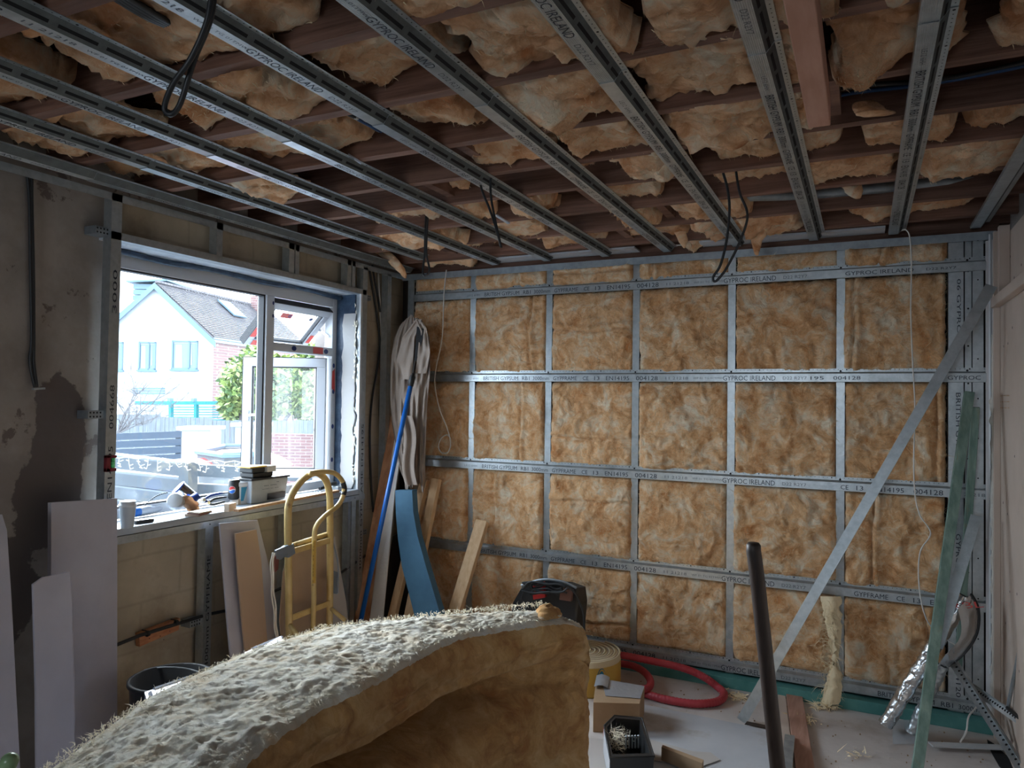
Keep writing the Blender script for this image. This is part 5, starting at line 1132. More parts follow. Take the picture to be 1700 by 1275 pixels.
per = [None]*NV; wts_ = [.05,.05,.03,.03,.13,.13,.06,.05,.08,.05,.06,.04,.04,.05,.07,.05,.03,.01]; cum = 0; bounds = []
for w__ in wts_: cum += w__; bounds.append(cum/sum(wts_))
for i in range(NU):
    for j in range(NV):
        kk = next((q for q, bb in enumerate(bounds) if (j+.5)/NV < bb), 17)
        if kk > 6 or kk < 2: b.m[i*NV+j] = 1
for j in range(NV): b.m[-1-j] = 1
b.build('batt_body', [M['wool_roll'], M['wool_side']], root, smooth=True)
rnd = random.Random(21)
def onroll(r_):
    y = r_.uniform(.6, 2.5); xb = lerp(BK, y); xf = lerp(FT, y); u = r_.random(); return (xb+.02+(xf-xb-.03)*u, y, .905-.012*math.sin(y*3))
tuftcloud(onroll, 7000, .011, .0012, rnd, .35, (1,1,.25)).build('surface_fibres', M['fibre_pale'], root, kind='stuff')
def onback(r_):
    y = r_.uniform(.7, 2.6); xb = lerp(BK, y); return (xb+.0+r_.random()*.03, y, .895+r_.random()*.012)
tuftcloud(onback, 2500, .012, .0011, rnd, .3).build('edge_fibres', M['fibre_pale'], root, kind='stuff')
b = MB()
def tearP(cx, cy, r, s0):
    def P(i, j):
        a = 2*math.pi*j/20; t = i/10; rr = r*(1-t)**.7*(1+.3*noise.noise(Vector((math.cos(a)*1.5, math.sin(a)*1.5, s0+t*2))))
        return (cx+rr*math.cos(a), cy+rr*math.sin(a)*1.2, .885+.038*math.sin(t*1.57)+.008*noise.noise(Vector((a, t*5, s0))))
    return P
for cx, cy, r, s0 in [(-1.05,2.50,.055,1)]: b.grid(tearP(cx, cy, r, s0), 11, 20, close=True)
b.build('torn_tufts', M['wool_side'], root, kind='stuff', smooth=True)
# plastic packs showing behind the batt
def pack(pts, zt, lab, s0):
    root = thing('film_pack', (pts[0][0], pts[0][1], 0), lab, 'packaging', 'film wrapped packs behind the foreground batt'); b = MB()
    n = len(pts); P_ = [Vector(p+(0,)) for p in pts]
    def G(i, j):
        q = P_[j % n]; c_ = sum(P_, Vector())/n; t = i/10; k_ = .012*noise.noise(Vector((j*1.7, i*.8, s0)))
        if i <= 8: z = zt*i/8; s_ = 1+k_
        else: z = zt+.006*(i-8); s_ = 1-.12*(i-8)
        return c_+(q-c_)*s_+Vector((0,0,z+ (k_ if i > 6 else 0)))
    b.grid(G, 11, n, close=True); b.f.append(tuple(10*n+j for j in range(n))); b.m.append(0); b.build('film', M['purple_pack'], root)
    b = MB(); b.tube([P_[0]+Vector((.02,.02,zt+.008)), P_[1]+Vector((.02,-.03,zt+.008))], .010, 8); b.build('folded_lip', M['purple_pack'], root)
    b = MB(); b.slab([P_[0]+Vector((.06,.06,zt+.010)), P_[1]+Vector((.06,-.06,zt+.010)), P_[2]+Vector((-.06,-.06,zt+.010)), P_[3]+Vector((-.06,.06,zt+.010))], (0,0,.008)); b.build('card_insert', M['pine_dark'], root)
def pz(x, y, z): p = UZ(x, y, z); return (p.x, p.y)
def pk(a, b_): return [a, b_, (b_[0]+.16, b_[1]-.10), (a[0]+.16, a[1]-.10)]
pack(pk(pz(240,1152,.72), pz(318,1124,.72)), .72, 'crinkled clear film pack behind left part of the batt', 1.0)
pack(pk(pz(406,1084,.72), pz(470,1058,.72)), .72, 'crinkled clear film pack behind middle of the batt', 2.0)
root = thing('black_bucket', UZ(285, 1150, .35), 'black bucket standing on floor under the window behind the batt', 'bucket')
c = UX(283, 1128, -2.62); c.z = 0; root.location = c; root['_o'] = tuple(c)
zt = UX(283, 1128, -2.62).z
b = MB(); b.lathe([(0,0),(.13,0),(.155,zt),(.165,zt),(.165,zt+.012),(.15,zt+.012),(.125,.02),(0,.02)], c, 28); b.build('pail', M['black'], root, smooth=True)
b = MB(); b.tube([c+Vector((.165*math.cos(a/12*3.14), .165*math.sin(a/12*3.14)*.6, zt+.01)) for a in range(13)], .003, 5); b.build('bucket_handle', M['galv'], root)
# green glass-like bottle neck, bottom left corner
root = thing('green_spray_handle', (-1.5,.9,0), 'translucent green rounded tip at bottom left corner of the picture', 'tool'); p = UD(18, 1258, 1.15); q = UD(2, 1300, 1.2)
d = (q-p).normalized(); root.location = (q.x, q.y, 0); root['_o'] = (q.x, q.y, 0)
b = MB(); L = (Vector((q.x, q.y, 0))-q).length; b.tube([p, p+d*.01, q, q+Vector((0,0,-.3)), Vector((q.x, q.y, .001))], .014, 14, rf=lambda t: .006 if t == 0 else .013); b.build('rod', mat('green_plastic', (.25,.38,.20), .25), root, smooth=True)

# ================================================================== FLOOR ITEMS
# black tool bag with coiled cable
root = thing('tool_bag', (-1.70, 4.05, 0), 'black open tool bag with coiled cable in front of insulated wall', 'tool bag')
def B(x, y, Y): return UY(x, y, Y+.18)
A_ = B(852, 1005, 4.05); Z_ = B(962, 1005, 4.05); zt = B(905, 968, 4.05).z
b = MB(); poly = [B(852,1000,3.95), B(868,972,3.95), B(885,965,3.95), B(935,968,3.95), B(957,976,3.95), B(960,1000,3.95)]
poly = [Vector((A_.x, 4.10, 0))]+poly+[Vector((Z_.x, 4.10, 0))]
n = len(poly); back = [p+Vector((.01,.13,-.02)) for p in poly]; 
b.add(poly+back, [tuple(range(n)), tuple(range(n,2*n))[::-1], (0,1,n+1,n), (n-2,n-1,2*n-1,2*n-2), (0,n,2*n-1,n-1)]+[(i,i+1,i+1+n,i+n) for i in (1,4,5)])
b.build('bag_body', M['black'], root)
MB().slab([B(882,974,3.90), B(902,966,3.90), B(905,992,3.90), B(885,996,3.90)], (0,.03,0)).build('red_tool', M['red'], root, bevel=.004)
MB().slab([B(930,977,3.90), B(950,980,3.90), B(948,999,3.90), B(928,996,3.90)], (0,.03,0)).build('bag_flap', mat('brown_leather', (.18,.09,.07), .7), root, bevel=.004)
rnd = random.Random(9); b = MB()
for k in range(5):
    pts = [B(905+rnd.uniform(-6,6)+38*math.cos(a/12*6.28)*(1-.1*k), 976+rnd.uniform(-3,3)+9*math.sin(a/12*6.28+k)*(1-.05*k), 3.86+.008*k) for a in range(13)]; b.tube(smoothpts(pts, 4), .006, 6)
b.tube(smoothpts([B(905,970,3.88), B(935,970,3.88), B(955,985,3.88), B(962,1000,3.88), B(969,1022,3.88), B(970,1060,3.88)], 5), .007, 6)
b.tube(smoothpts([B(866,995,3.9), B(872,975,3.9), B(890,964,3.9), B(920,962,3.92)], 5), .006, 6); b.build('coiled_cable', M['black_cable'], root, smooth=True)
b = MB(); b.tube(smoothpts([B(866,972,3.9), B(880,967,3.9), B(905,962,3.9), B(935,966,3.9), B(957,976,3.9)], 4), .008, 6); b.build('bag_rim', M['galv_dark'], root)
# roll of cream foam
c = Vector((-1.24, 3.42, 0)); t_ = UZ(972, 1080, .20); c.x, c.y = t_.x, t_.y
root = thing('foam_roll', c, 'upright roll of cream foam in yellow wrapper beside the foreground batt', 'foam roll')
b = MB(); b.lathe([(0,0),(.205,0),(.208,.01),(.208,.165),(.206,.167)], c, 40); b.build('yellow_wrapper', M['yellow'], root, smooth=True)
b = MB(); b.lathe([(.206,.167),(.203,.198),(.198,.20),(0,.197)], c, 40); b.build('foam_core', M['cream'], root, smooth=True)
b = MB(); sp_ = [c+Vector(((.016+.029*a/6.28)*math.cos(a), (.016+.029*a/6.28)*math.sin(a), .1995+.002*math.sin(a*3))) for a in [k*.2 for k in range(200)]]; b.tube(sp_, .0035, 5); b.build('spiral_edge', M['ply'], root, smooth=True)
sp2 = [c+Vector(((.026+.029*a/6.28)*math.cos(a), (.026+.029*a/6.28)*math.sin(a), .1995+.004*math.sin(a*2))) for a in [k*.2 for k in range(196)]]; b = MB(); b.tube(sp2, .006, 5); b.build('spiral_layers', M['cream'], root, smooth=True)
va = math.atan2(-c.y, -c.x)+.30
def cw(u, v, r=.2087): return c+Vector((r*math.cos(va+u*.55), r*math.sin(va+u*.55), (v-.25)*.62+.10))
b = MB()
for a0, a1, r0, r1 in ((.3, 3.4, .055, .082), (3.5, 6.0, .02, .045), (.6, 5.2, .10, .112)):
    b.grid(lambda i, j: cw(.30+(r0+(r1-r0)*j/4*math.sin(.2+math.pi*i/14*.9))*math.cos(a0+(a1-a0)*i/14)*3.0/1.0*.8, .25+(r0+(r1-r0)*j/4*math.sin(.2+math.pi*i/14*.9))*math.sin(a0+(a1-a0)*i/14)), 15, 5)
b.build('blue_emblem', M['cyan'], root)
b = MB(); put(b, 'J', cw(.9,.19), Vector((-math.sin(va+.62), math.cos(va+.62), 0)), (0,0,1), .03, .05); b.build('black_mark', M['ink'], root, kind='stuff')
# cardboard box with silver tape
zb = .15
f1, f2 = UZ(975,1203,0), UZ(1055,1194,0); 
t1, t2, t3, t4 = UZ(985,1166,zb), UZ(1062,1168,zb), UZ(1070,1140,zb), UZ(990,1126,zb)
root = thing('cardboard_box', (t1+t3)/2-Vector((0,0,zb)), 'brown cardboard carton with wrinkled silver tape across its top', 'box')
MB().hexa([Vector((p.x,p.y,0)) for p in (t1,t2,t3,t4)]+[t1,t2,t3,t4]).build('carton', M['card'], root, bevel=.002)
b = MB(); n = 14
def tapeP(i, j):
    u = i/n; v = j/6; p = t1.lerp(t2, .30+.68*u); q = t4.lerp(t3, .10+.90*u); r_ = p.lerp(q, .25+.75*v); r_.z += .003+.004*abs(noise.noise(Vector((u*9, v*6, 1)))); return r_
b.grid(tapeP, n+1, 7)
def tape2(i, j): u = i/6; v = j/4; p = t1.lerp(t2, -.05+.3*u); q = t4.lerp(t3, .0+.28*u); r_ = p.lerp(q, .55+.5*v); r_.z += .01+.012*math.sin(u*3)+.003*noise.noise(Vector((u*5, v*5, 2))); return r_
b.grid(tape2, 7, 5); b.build('silver_tape', M['silver_paper'], root, smooth=True)
# black open crate
z0 = 0.0; zt = .17
T_ = [UZ(1003,1205,zt), UZ(1013,1258,zt), UZ(1086,1256,zt), UZ(1066,1192,zt), UZ(1020,1188,zt)]
root = thing('tool_crate', sum(T_, Vector())/5-Vector((0,0,zt)), 'small black open tool case with clear fluff inside on floor', 'case')
cen = sum(T_, Vector())/5; b = MB(); inn = [cen+(p-cen)*.86 for p in T_]; low = [Vector((*(cen+(p-cen)*.92).xy, 0)) for p in T_]; inl = [Vector((*(cen+(p-cen)*.8).xy, .04)) for p in T_]
b.add(low+T_+inn+inl, [(i,(i+1)%5,(i+1)%5+5,i+5) for i in range(5)]+[(i+5,(i+1)%5+5,(i+1)%5+10,i+10) for i in range(5)]+[(i+10,(i+1)%5+10,(i+1)%5+15,i+15) for i in range(5)]+[(15,16,17,18,19),(4,3,2,1,0)])
b.build('case_shell', M['black'], root)
MB().tube(T_+[T_[0]], .004, 8).build('case_rim', M['black'], root, smooth=True)
q = [cen+(p-cen)*1.01 for p in (T_[0], T_[1])]; MB().slab([q[0]-Vector((0,0,.12)), q[1]-Vector((0,0,.12)), q[1]-Vector((0,0,.015)), q[0]-Vector((0,0,.015))], (-.002,0,0)).build('side_label', M['upvc_grey'], root)
MB().slab([T_[4], T_[0], T_[0]-Vector((0,0,.05)), T_[4]-Vector((0,0,.05))], (-.004,0,0)).build('red_corner', M['red'], root)
rnd = random.Random(33)
tuftcloud(lambda r: tuple(cen+Vector((r.gauss(-.03,.018), r.gauss(0,.03), -.03+r.gauss(0,.02)))), 420, .028, .0009, rnd, -.1).build('fluff', M['fibre_pale'], root, kind='stuff')
b = MB()
for k in range(5): p = cen+Vector((.01+.012*k, -.01+.008*k, -.06)); b.lathe([(0,0),(.004,0),(.004,.05),(.006,.055),(0,.06)], p, 8)
b.build('driver_bits', M['galv_dark'], root, kind='stuff')
# dark pole in the foreground
a = UD(1251, 903, 2.35); e = UD(1316, 1507, 2.40); e = a+(e-a)*((a.z)/(a.z-e.z))
root = thing('dark_pole', (e.x, e.y, 0), 'thick dark worn wooden handle standing upright in right foreground', 'pole')
MB().tube([a+Vector((0,0,.004)), a-Vector((0,0,.004)), a-Vector((0,0,.02))]+[a.lerp(e, t/12) for t in range(1, 13)], .023, 20, rf=lambda t: .017 if t == 0 else (.0225+.0035*t)).build('handle', M['dark_wood'], root, smooth=True)
# red corrugated hose
def corr(pts, r, name_, root):
    P_ = smoothpts(pts, 26); b = MB(); b.tube(P_, r, 12, rf=lambda t: r*(1+.06*math.sin(t*len(P_)*1.9))); b.build(name_, M['red_hose'], root, smooth=True)
root = thing('red_hose', UZ(1120, 1150, 0), 'long corrugated red hose coiled in loops on the floor', 'hose')
hz = .024
corr([UY(x, y, Y_) for x, y, Y_ in [(985,1082,4.28),(1033,1088,4.33),(1080,1097,4.37),(1130,1108,4.39),(1165,1122,4.39)]]+[UZ(x, y, hz) for x, y in [(1192,1141),(1202,1153),(1190,1165),(1150,1168),(1100,1160),(1060,1148),(1020,1138),(985,1130)]], .0215, 'outer_loop', root)
corr([UZ(x, y, hz+.03) for x, y in [(985,1098),(1033,1102),(1055,1107),(1072,1118),(1080,1132),(1074,1143),(1050,1143)]], .021, 'inner_loop', root)
# floor sheets and planks
def flat(name, pts, z, t, m_, lab, cat, group=None):
    q = [UZ(x, y, z) for x, y in pts]; return tag(MB().prism(q, (0,0,t)).build(name, m_, bevel=.002), lab, cat, group)
flat('grey_sheet', [(1068,1172),(1310,1222),(1316,1300),(1300,1420),(1080,1420),(1040,1250)], .003, .010, M['gyp_floor'], 'large bluish grey plasterboard sheet lying flat on the floor', 'board')
flat('torn_paper', [(960,1225),(1010,1228),(1068,1225),(1150,1248),(1180,1250),(1196,1262),(1160,1275),(1080,1262),(1060,1300),(950,1320)], .016, .003, M['paper'], 'torn buff paper scrap lying on the grey sheet', 'paper')
tag(MB().slab([UZ(1100,1258,.02), UZ(1168,1284,.02), UZ(1165,1290,.02), UZ(1098,1262,.02)], (0,0,.06)).build('board_offcut', M['card']), 'small brown offcut standing by torn paper at bottom of picture', 'offcut')
flat('pink_plank', [(1304,1149),(1330,1150),(1351,1275),(1360,1330),(1325,1330),(1320,1275)], .006, .022, M['pine_y'], 'pinkish timber plank lying on floor toward the foreground', 'plank')
flat('pale_plank', [(1286,1147),(1303,1148),(1318,1270),(1322,1320),(1300,1320)], .004, .012, M['gyp_pink'], 'pale plank lying flat beside the pinkish plank', 'plank')
root = thing('track_stack', UZ(1318, 1240, 0), 'short stack of steel track ends behind dark pole on floor', 'metal track')
for k in range(3): MB().bar(UZ(1311,1222+k,.035+.02*k), UZ(1302,1320,.035+.02*k), .045, .014).build('track', M['galv_dark'], root)
flat('steel_strip_flat', [(1240,1198),(1310,1212),(1308,1217),(1236,1203)], .012, .003, M['dark_wood'], 'thin dark strip lying across the floor behind dark pole', 'strip')
# long diagonal strip
a = UY(1646, 474, 4.28); e = UZ(1231, 1197, .004)
tag(MB().bar(a, e, .052, .004, (0,-1,.5)).build('diagonal_strip', M['galv']), 'long grey steel strip leaning diagonally across the insulated wall', 'metal strip')
# treated timbers
a = UY(1609, 652, 4.36); e = UZ(1521, 1290, .02)
tag(MB().bar(a, e, .045, .04, (0,-1,0)).build('green_timber', M['teal_wood'], bevel=.002), 'long green treated timber leaning in front of right end of wall', 'timber', 'green treated timbers at right')
a = UY(1620, 676, 4.42); e = UZ(1585, 1190, .02)
tag(MB().bar(a, e, .035, .03, (0,-1,0)).build('green_timber', M['teal_wood'], bevel=.002), 'shorter green timber mostly hidden behind the long one', 'timber', 'green treated timbers at right')
a = UY(1621, 856, 4.36); e = UY(1556, 1075, 4.2)
tag(MB().bar(a, e, .05, .003, (-.3,-1,0)).build('bright_strip', M['galv']), 'short bluish steel strip leaning behind the green timber', 'metal strip')
# foil rolls
root = thing('foil_roll', UZ(1470, 1205, 0), 'crinkled silver foil roll leaning behind the green timber', 'foil roll')
a = UY(1602, 990, 4.30); e = UZ(1470, 1203, .035); 
def crtube(a, e, r, amp, sd_): 
    d = (e-a).normalized(); x = d.orthogonal().normalized(); y = d.cross(x)
    return lambda i, j: a+(e-a)*(i/60)+(x*math.cos(j/20*6.2832)+y*math.sin(j/20*6.2832))*(r+amp*noise.noise(Vector((i*.5, math.cos(j/20*6.2832)*2, math.sin(j/20*6.2832)*2+sd_))))
b = MB(); b.grid(crtube(a, e, .034, .010, 1), 61, 20, close=True); b.build('foil_tube', M['silver'], root, smooth=True)
MB().lathe([(0,0),(.034,0)], e, 18, (a-e)).build('roll_end', M['silver'], root)
b = MB(); put(b, 'RBL', UY(1580,1012,4.255), Vector((.55,0,.12)).normalized(), Vector((-.2,0,.6)).normalized(), .14, .03); b.build('red_lettering', M['red_tape'], root, kind='stuff')
root = thing('foil_roll', UZ(1505, 1210, 0), 'smaller dull foil roll lying below the silver roll', 'foil roll')
a = UY(1565, 1105, 4.25); e = UZ(1512, 1216, .03); b = MB(); b.grid(crtube(a, e, .026, .008, 4), 61, 20, close=True); b.build('foil_tube', M['galv'], root, smooth=True)
root = thing('foil_sheet', UZ(1520, 1215, 0), 'loose curled silver sheet with black edge under the foil roll', 'foil'); b = MB()
L0, L1 = [UY(x, y, 4.33) for x, y in ((1612,985),(1624,1010),(1622,1050),(1600,1085),(1560,1115))], [UY(x, y, 4.22) for x, y in ((1590,1010),(1596,1040),(1590,1065),(1560,1100),(1520,1180))]
b.grid(lambda i, j: smoothpts(L0, 4)[i].lerp(smoothpts(L1, 4)[i], j/6)+Vector((0, -.02*math.sin(j/6*3.1), 0)), 17, 7); b.build('sheet', M['silver'], root, smooth=True)
MB().tube(smoothpts([p+Vector((0,-.005,0)) for p in L0], 6), .006, 6).build('black_edge', M['black'], root)
b = MB(); b.grid(lambda i, j: UZ(1482+ (1520-1482)*i/8, 1195+ (1235-1195)*j/6, .003+.02*abs(noise.noise(Vector((i*.6, j*.7, 2))))), 9, 7); tag(b.build('plastic_scrap', M['clear'], smooth=True), 'crumpled clear film on floor below the foil rolls', 'plastic film')
# metal scraps at bottom right
G = 'bent steel beads in bottom right corner'
for (x0,y0,z0,x1,y1,z1,wd,lab) in [(1582,1098,4.35,1705,1290,3.9,.045,'longest perforated bead slanting from wall to bottom right corner'),(1612,1140,4.3,1720,1215,3.95,.04,'upper perforated steel bead slanting right'),(1636,1185,4.25,1668,1232,4.1,.03,'short dark steel offcut between the beads')]:
    a = UY(x0,y0,z0); e = UY(x1,y1,z1); root = thing('steel_bead', (e.x, e.y, max(0, e.z)), lab, 'metal bead', G)
    MB().bar(a, e, wd, .003, (0,-1,.3)).build('strip', M['galv'], root); MB().bar(a+Vector((0,-.01,.02)), e+Vector((0,-.01,.02)), .003, .02, (0,-1,.3)).build('flange', M['galv_dark'], root)
    b = MB(); 
    for k in range(26): p = a.lerp(e, (k+.5)/26)+Vector((0,-.0035,.001)); b.disc(p, .006, (0,-1,.3), 6)
    b.build('perforations', M['hole'], root, kind='stuff')
tag(MB().bar(UZ(1545,1236,.02), UZ(1720,1243,.02), .05, .006, (0,0,1)).build('white_strip', M['white']), 'white metal strip lying level along floor at right', 'metal strip')
tag(MB().tube(smoothpts([UY(1700,990,4.0), UY(1697,1040,4.0), UY(1690,1090,4.02), UY(1673,1175,4.1)], 6), .008, 8).build('grey_cable', M['galv_dark']), 'grey cable hanging at extreme right edge', 'cable')
tag(MB().tube([UY(1672,1175,4.05), UY(1702,1200,3.95)], .009, 6).build('black_rod', M['black']), 'short black rod among steel beads at right edge', 'rod')
tag(MB().tube(smoothpts([UY(1628,1160,4.3), UY(1620,1175,4.3), UY(1608,1190,4.25), UY(1604,1215,4.2), UY(1594,1232,4.15)], 6), .004, 6).build('white_cable', M['white_cable']), 'short white cable tail curling near foot of the right corner', 'cable')
c = UZ(1700, 1285, 0); tag(MB().lathe([(0,0),(.03,0),(.036,.09),(.033,.09),(.028,.01),(0,.01)], c+Vector((0,0,.0)), 20).build('dark_cup', M['black'], smooth=True), 'dark pot at bottom right corner', 'pot')
# hanging wisp
root = thing('wool_wisp', UZ(1378, 1170, 0), 'pale wisp of wool hanging over bottom rail onto floor', 'insulation'); rnd = random.Random(40)
b = MB(); b.grid(lambda i, j: UY(lerp([(0,1362),(.45,1378),(.6,1382),(.75,1372),(1,1364)], i/30)+lerp([(0,34),(.3,24),(.5,14),(.62,6),(.72,26),(1,30)], i/30)*j/8+8*noise.noise(Vector((i*.5,j*.9,2))), 990+ 180*i/30, 4.49-.03*math.sin(j/8*3.1)-.03*(i/30)), 31, 9); b.build('wisp', M['fibre'], root, smooth=True)
tuftcloud(lambda r: tuple(UY(r.uniform(1362,1392), r.uniform(1000,1165), 4.45)), 500, .05, .0012, rnd, .5).build('fibres', M['fibre'], root, kind='stuff')
tuftcloud(lambda r: tuple(UZ(r.uniform(1352,1392), r.uniform(1164,1176), .012)), 260, .04, .003, rnd, .0, (1,1,.2)).build('floor_fluff', M['fibre'], root, kind='stuff')
for (x, y, n, lab) in [(1222,1158,160,'small tuft of wool on floor at end of red hose'),(1335,1195,120,'small tuft of wool beside the pinkish plank'),(1420,1255,30,'tiny wool scrap on bare floor near bottom')]:
    c = UZ(x, y, .006); o = tuftcloud(lambda r: (c.x+r.gauss(0,.03), c.y+r.gauss(0,.03), .008+r.random()*.012), n, .03, .003, rnd, 0, (1,1,.2)).build('wool_tuft', M['fibre'], kind='stuff'); tag(o, lab, 'wool tuft')
b = MB()
for k in range(260):
    x = rnd.uniform(1060, 1640); y = rnd.uniform(1120, 1275); c = UZ(x, y, .0); 
    if c.y > 4.4 or c.x > .55: continue
    s_ = rnd.uniform(.002, .008); b.box(c.x, c.y, .001, c.x+s_, c.y+s_*rnd.uniform(.5,2), .001+s_*.4)
tag(b.build('floor_debris', M['card'], kind='stuff'), 'small crumbs of plaster and wood scattered over floor', 'debris')

# ================================================================== CEILING ITEMS
def cable(name, pts, r, m_, lab, cat='cable', group=None, n=6):
    return tag(MB().tube(smoothpts(pts, n), r, 8).build(name, M[m_], smooth=True), lab, cat, group)
G = 'black cable tails hanging from ceiling'
cable('cable_loop', [UD(354,-110,1.55), UD(352,-40,1.55), UD(345,30,1.56), UD(318,95,1.58), UD(287,140,1.6), UD(273,178,1.62), UD(284,190,1.62), UD(300,170,1.62), UD(322,100,1.60), UD(350,30,1.58), UD(357,-40,1.57), UD(360,-110,1.56)], .0062, 'black_cable', 'big black cable loop hanging from ceiling at upper left', group=G)
cable('cable_loop', [UY(812,243,2.8), UY(816,262,2.8), UY(800,290,2.8), UY(799,312,2.8), UY(812,345,2.8), UY(824,380,2.8), UY(832,411,2.8), UY(822,365,2.8), UY(815,325,2.8), UY(815,290,2.8), UY(819,262,2.8), UY(814,243,2.8)], .0055, 'black_cable', 'twisted black cable tail hanging in middle of ceiling', group=G)
cable('cable_loop', [UY(708,347,3.5), UY(706,380,3.5), UY(705,420,3.5), UY(702,452,3.5), UY(707,457,3.5), UY(713,448,3.5), UY(708,420,3.5), UY(709,380,3.5), UY(711,347,3.5)], .006, 'black_cable', 'straight black cable tail above the window corner', group=G)
cable('cable_loop', [UY(1200,285,3.17), UY(1208,315,3.17), UY(1211,350,3.17), UY(1206,400,3.17), UY(1196,440,3.17), UY(1184,460,3.17), UY(1188,467,3.17), UY(1203,450,3.17), UY(1222,415,3.17), UY(1238,375,3.17), UY(1240,350,3.17), UY(1228,320,3.17), UY(1222,285,3.17)], .0055, 'black_cable', 'crossed black cable loop hanging toward the right', group=G)
for k in range(5):
    cable('ceiling_cable', [UZ(1300,185-k*3,2.74), UZ(1420,168-k*5+6*math.sin(k),2.75), UZ(1560,148-k*4,2.74), UZ(1760,118-k*7,2.75)], .008, 'cable_blue' if k % 2 else 'black_cable', ['lowest','second','third','fourth','highest'][k]+' cable of bundle crossing joists at upper right', group='cable bundle at upper right')
for k in range(4):
    cable('ceiling_cable', [UZ(150+k*7,-30,2.70), UZ(215+k*8,12,2.69), UZ(260+k*7,36,2.69), UZ(330+k*4,62,2.75)], .009, 'black_cable', ['leftmost','second','third','rightmost'][k]+' dark cable of bundle at top left corner', group='cable bundle at top left')
for k in range(3):
    cable('ceiling_cable', [UZ(405+k*7,100,2.78), UZ(440+k*7,122,2.72), UZ(485+k*6,146,2.73), UZ(600+k*5,200+k*3,2.72), UZ(640+k*4,226,2.78)], .008, ['black_cable','white_cable','cable_blue'][k], ['black','pale','blue'][k]+' cable running between joists in left part of ceiling', group='cables between left joists')
cable('grey_pipe', [UZ(400,310,2.77), UZ(450,300,2.77), UZ(500,297,2.77), UZ(566,292,2.77)], .028, 'galv_dark', 'grey waste pipe between joists above the window side', 'pipe')
cable('grey_pipe', [UZ(1235,352,2.74), UZ(1330,345,2.75), UZ(1450,330,2.75), UZ(1640,312,2.75)], .035, 'galv_dark', 'long blue-grey pipe running between far joists at right', 'pipe')
cable('grey_pipe', [UZ(1235,325,2.72), UZ(1330,322,2.73), UZ(1450,312,2.73), UZ(1640,296,2.73)], .03, 'galv_dark', 'second blue-grey pipe just behind the long one', 'pipe')
cable('white_cable', [UZ(1100,408,2.66), UZ(1250,402,2.66), UZ(1350,395,2.66), UZ(1460,388,2.66), UZ(1503,381,2.64)], .0045, 'white_cable', 'white cable running level just above insulated wall')
a = UZ(1322, -60, 2.56); e = UZ(1361, 188, 2.56); a.x = e.x = (a.x+e.x)/2
o = MB().bar(a, e, .062, .085).build('ceiling_timber', mat('pink_timber', (.52,.27,.19), .75, col2=(.62,.35,.26), scale=4, stretch=(6,1,6)), bevel=.003)
tag(o, 'pinkish timber fixed under joists ending between bars at upper right', 'timber')
for (x0, x1, y, lab) in [(-2.3,-1.3,4.50,'plasterboard scrap above the far wall, left'), (-.9, .1, 4.52, 'plasterboard scrap above the far wall, right')]:
    tag(MB().box(x0, 4.42, 2.640, x1, 4.56, 2.652).build('packing_strip', M['gyp_floor']), lab, 'board')
for x, y, lab in [(590,265,'small clear plastic clip stub hanging between joists, left'), (835,365,'small white clip stub hanging between far joists')]:
    a = UZ(x-12, y-8, 2.66); e = UZ(x+10, y+6, 2.63); tag(MB().bar(a, e, .02, .006).build('plastic_clip', M['upvc_grey']), lab, 'clip')
# drooping wool tongues
def tongue(name, pts, wds, Y, lab, sd_):
    P_ = smoothpts([UY(x, y, Y) for x, y in pts], 7); W_ = [lerp([(k/(len(wds)-1), w__) for k, w__ in enumerate(wds)], i/(len(P_)-1)) for i in range(len(P_))]; b = MB()
    def G_(i, j):
        a = 2*math.pi*j/18; r = W_[i]*(1+.25*noise.noise(Vector((i*.35, math.cos(a)*1.4+sd_, math.sin(a)*1.4)))); return P_[i]+Vector((r*math.cos(a), .45*r*math.sin(a), 0))
    b.grid(G_, len(P_), 18, close=True); n = len(P_); b.f += [tuple(range(18)), tuple(range((n-1)*18, n*18))[::-1]]; b.m += [0, 0]
    return tag(b.build(name, M['wool_ceiling'], smooth=True), lab, 'insulation', 'wool tongues drooping from ceiling')
tongue('wool_tongue', [(1290,362),(1270,375),(1258,395),(1256,412),(1257,424)], [.07,.05,.035,.02,.006], 4.2, 'long thin wool tongue drooping just above insulated wall', 1)
tongue('wool_tongue', [(1395,270),(1405,295),(1418,318),(1424,330)], [.07,.05,.035,.008], 3.6, 'thick wool tongue hanging between the last two bars at right', 2)
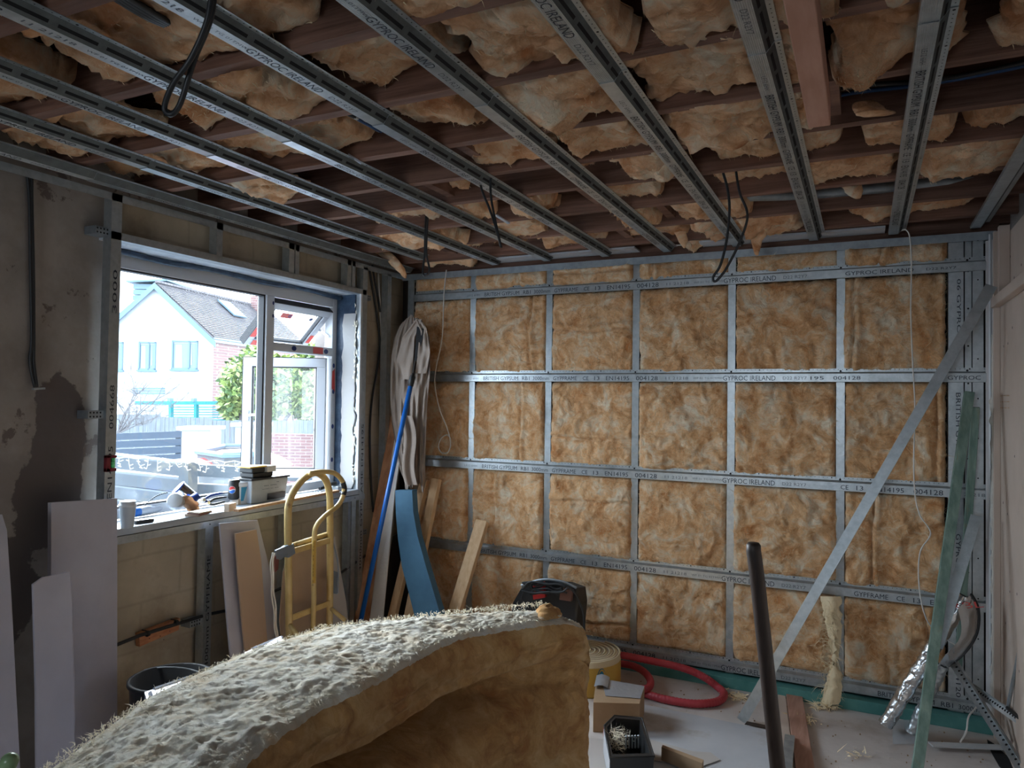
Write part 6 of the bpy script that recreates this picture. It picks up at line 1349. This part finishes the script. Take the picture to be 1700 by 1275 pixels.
tongue('wool_tongue', [(635,418),(655,436),(668,452),(673,462)], [.06,.05,.03,.006], 4.2, 'wool tongue drooping over top of the window wall corner', 3)
tongue('wool_tongue', [(340,78),(352,92),(356,104),(357,112)], [.035,.022,.010,.003], 1.75, 'small pointed wool tongue behind big black cable loop', 4)
tongue('wool_tongue', [(120,188),(130,205),(133,222),(132,232)], [.05,.045,.025,.004], 1.78, 'curled wool tongue hanging between bars at far left', 5)
tongue('wool_tongue', [(192,105),(198,120),(201,130)], [.02,.015,.003], 1.6, 'tiny pale wool scrap peeking below second bar at upper left', 6)
tongue('wool_tongue', [(1130,385),(1134,400),(1136,412)], [.035,.025,.004], 4.2, 'short pointed wool tongue above the middle of insulated wall', 7)
tongue('wool_tongue', [(1432,170),(1440,180),(1452,188),(1470,190)], [.03,.045,.05,.03], 2.6, 'rolled wool knot hanging between the two rightmost bars', 8)
# stray fibres over the wall batts, each belonging to the nearest batt
rnd = random.Random(77)
for o in [o for o in bpy.data.objects if o.name.startswith('insulation_batt')]:
    xs = [v.co.x+o.location.x for v in o.data.vertices]; zs = [v.co.z+o.location.z for v in o.data.vertices]; ys = o.location.y
    x0, x1, z0, z1 = min(xs), max(xs), min(zs), max(zs); yf = min(v.co.y+ys for v in o.data.vertices)
    ymap = {}
    vs = [v.co+o.location for v in o.data.vertices]
    o['_o'] = tuple(o.location)
    def pick(r, vs=vs): p = r.choice(vs); return (p.x, min(p.y-.001, 4.60), p.z)
    tuftcloud(pick, int(1300*(x1-x0)*(z1-z0)/.3), .026, .0010, rnd, .2, (1,.25,1)).build('loose_fibres', M['fibre'], o, kind='stuff')
for o in [o for o in bpy.data.objects if o.name.startswith('ceiling_batt')]:
    vs = [v.co+o.location for v in o.data.vertices if v.co.z < .06]; o['_o'] = tuple(o.location)
    if len(vs) > 10: tuftcloud(lambda r: tuple(r.choice(vs)+Vector((0,0,-.001))), 300, .012, .0012, rnd, .25, (1,1,.4)).build('loose_fibres', M['fibre'], o, kind='stuff')
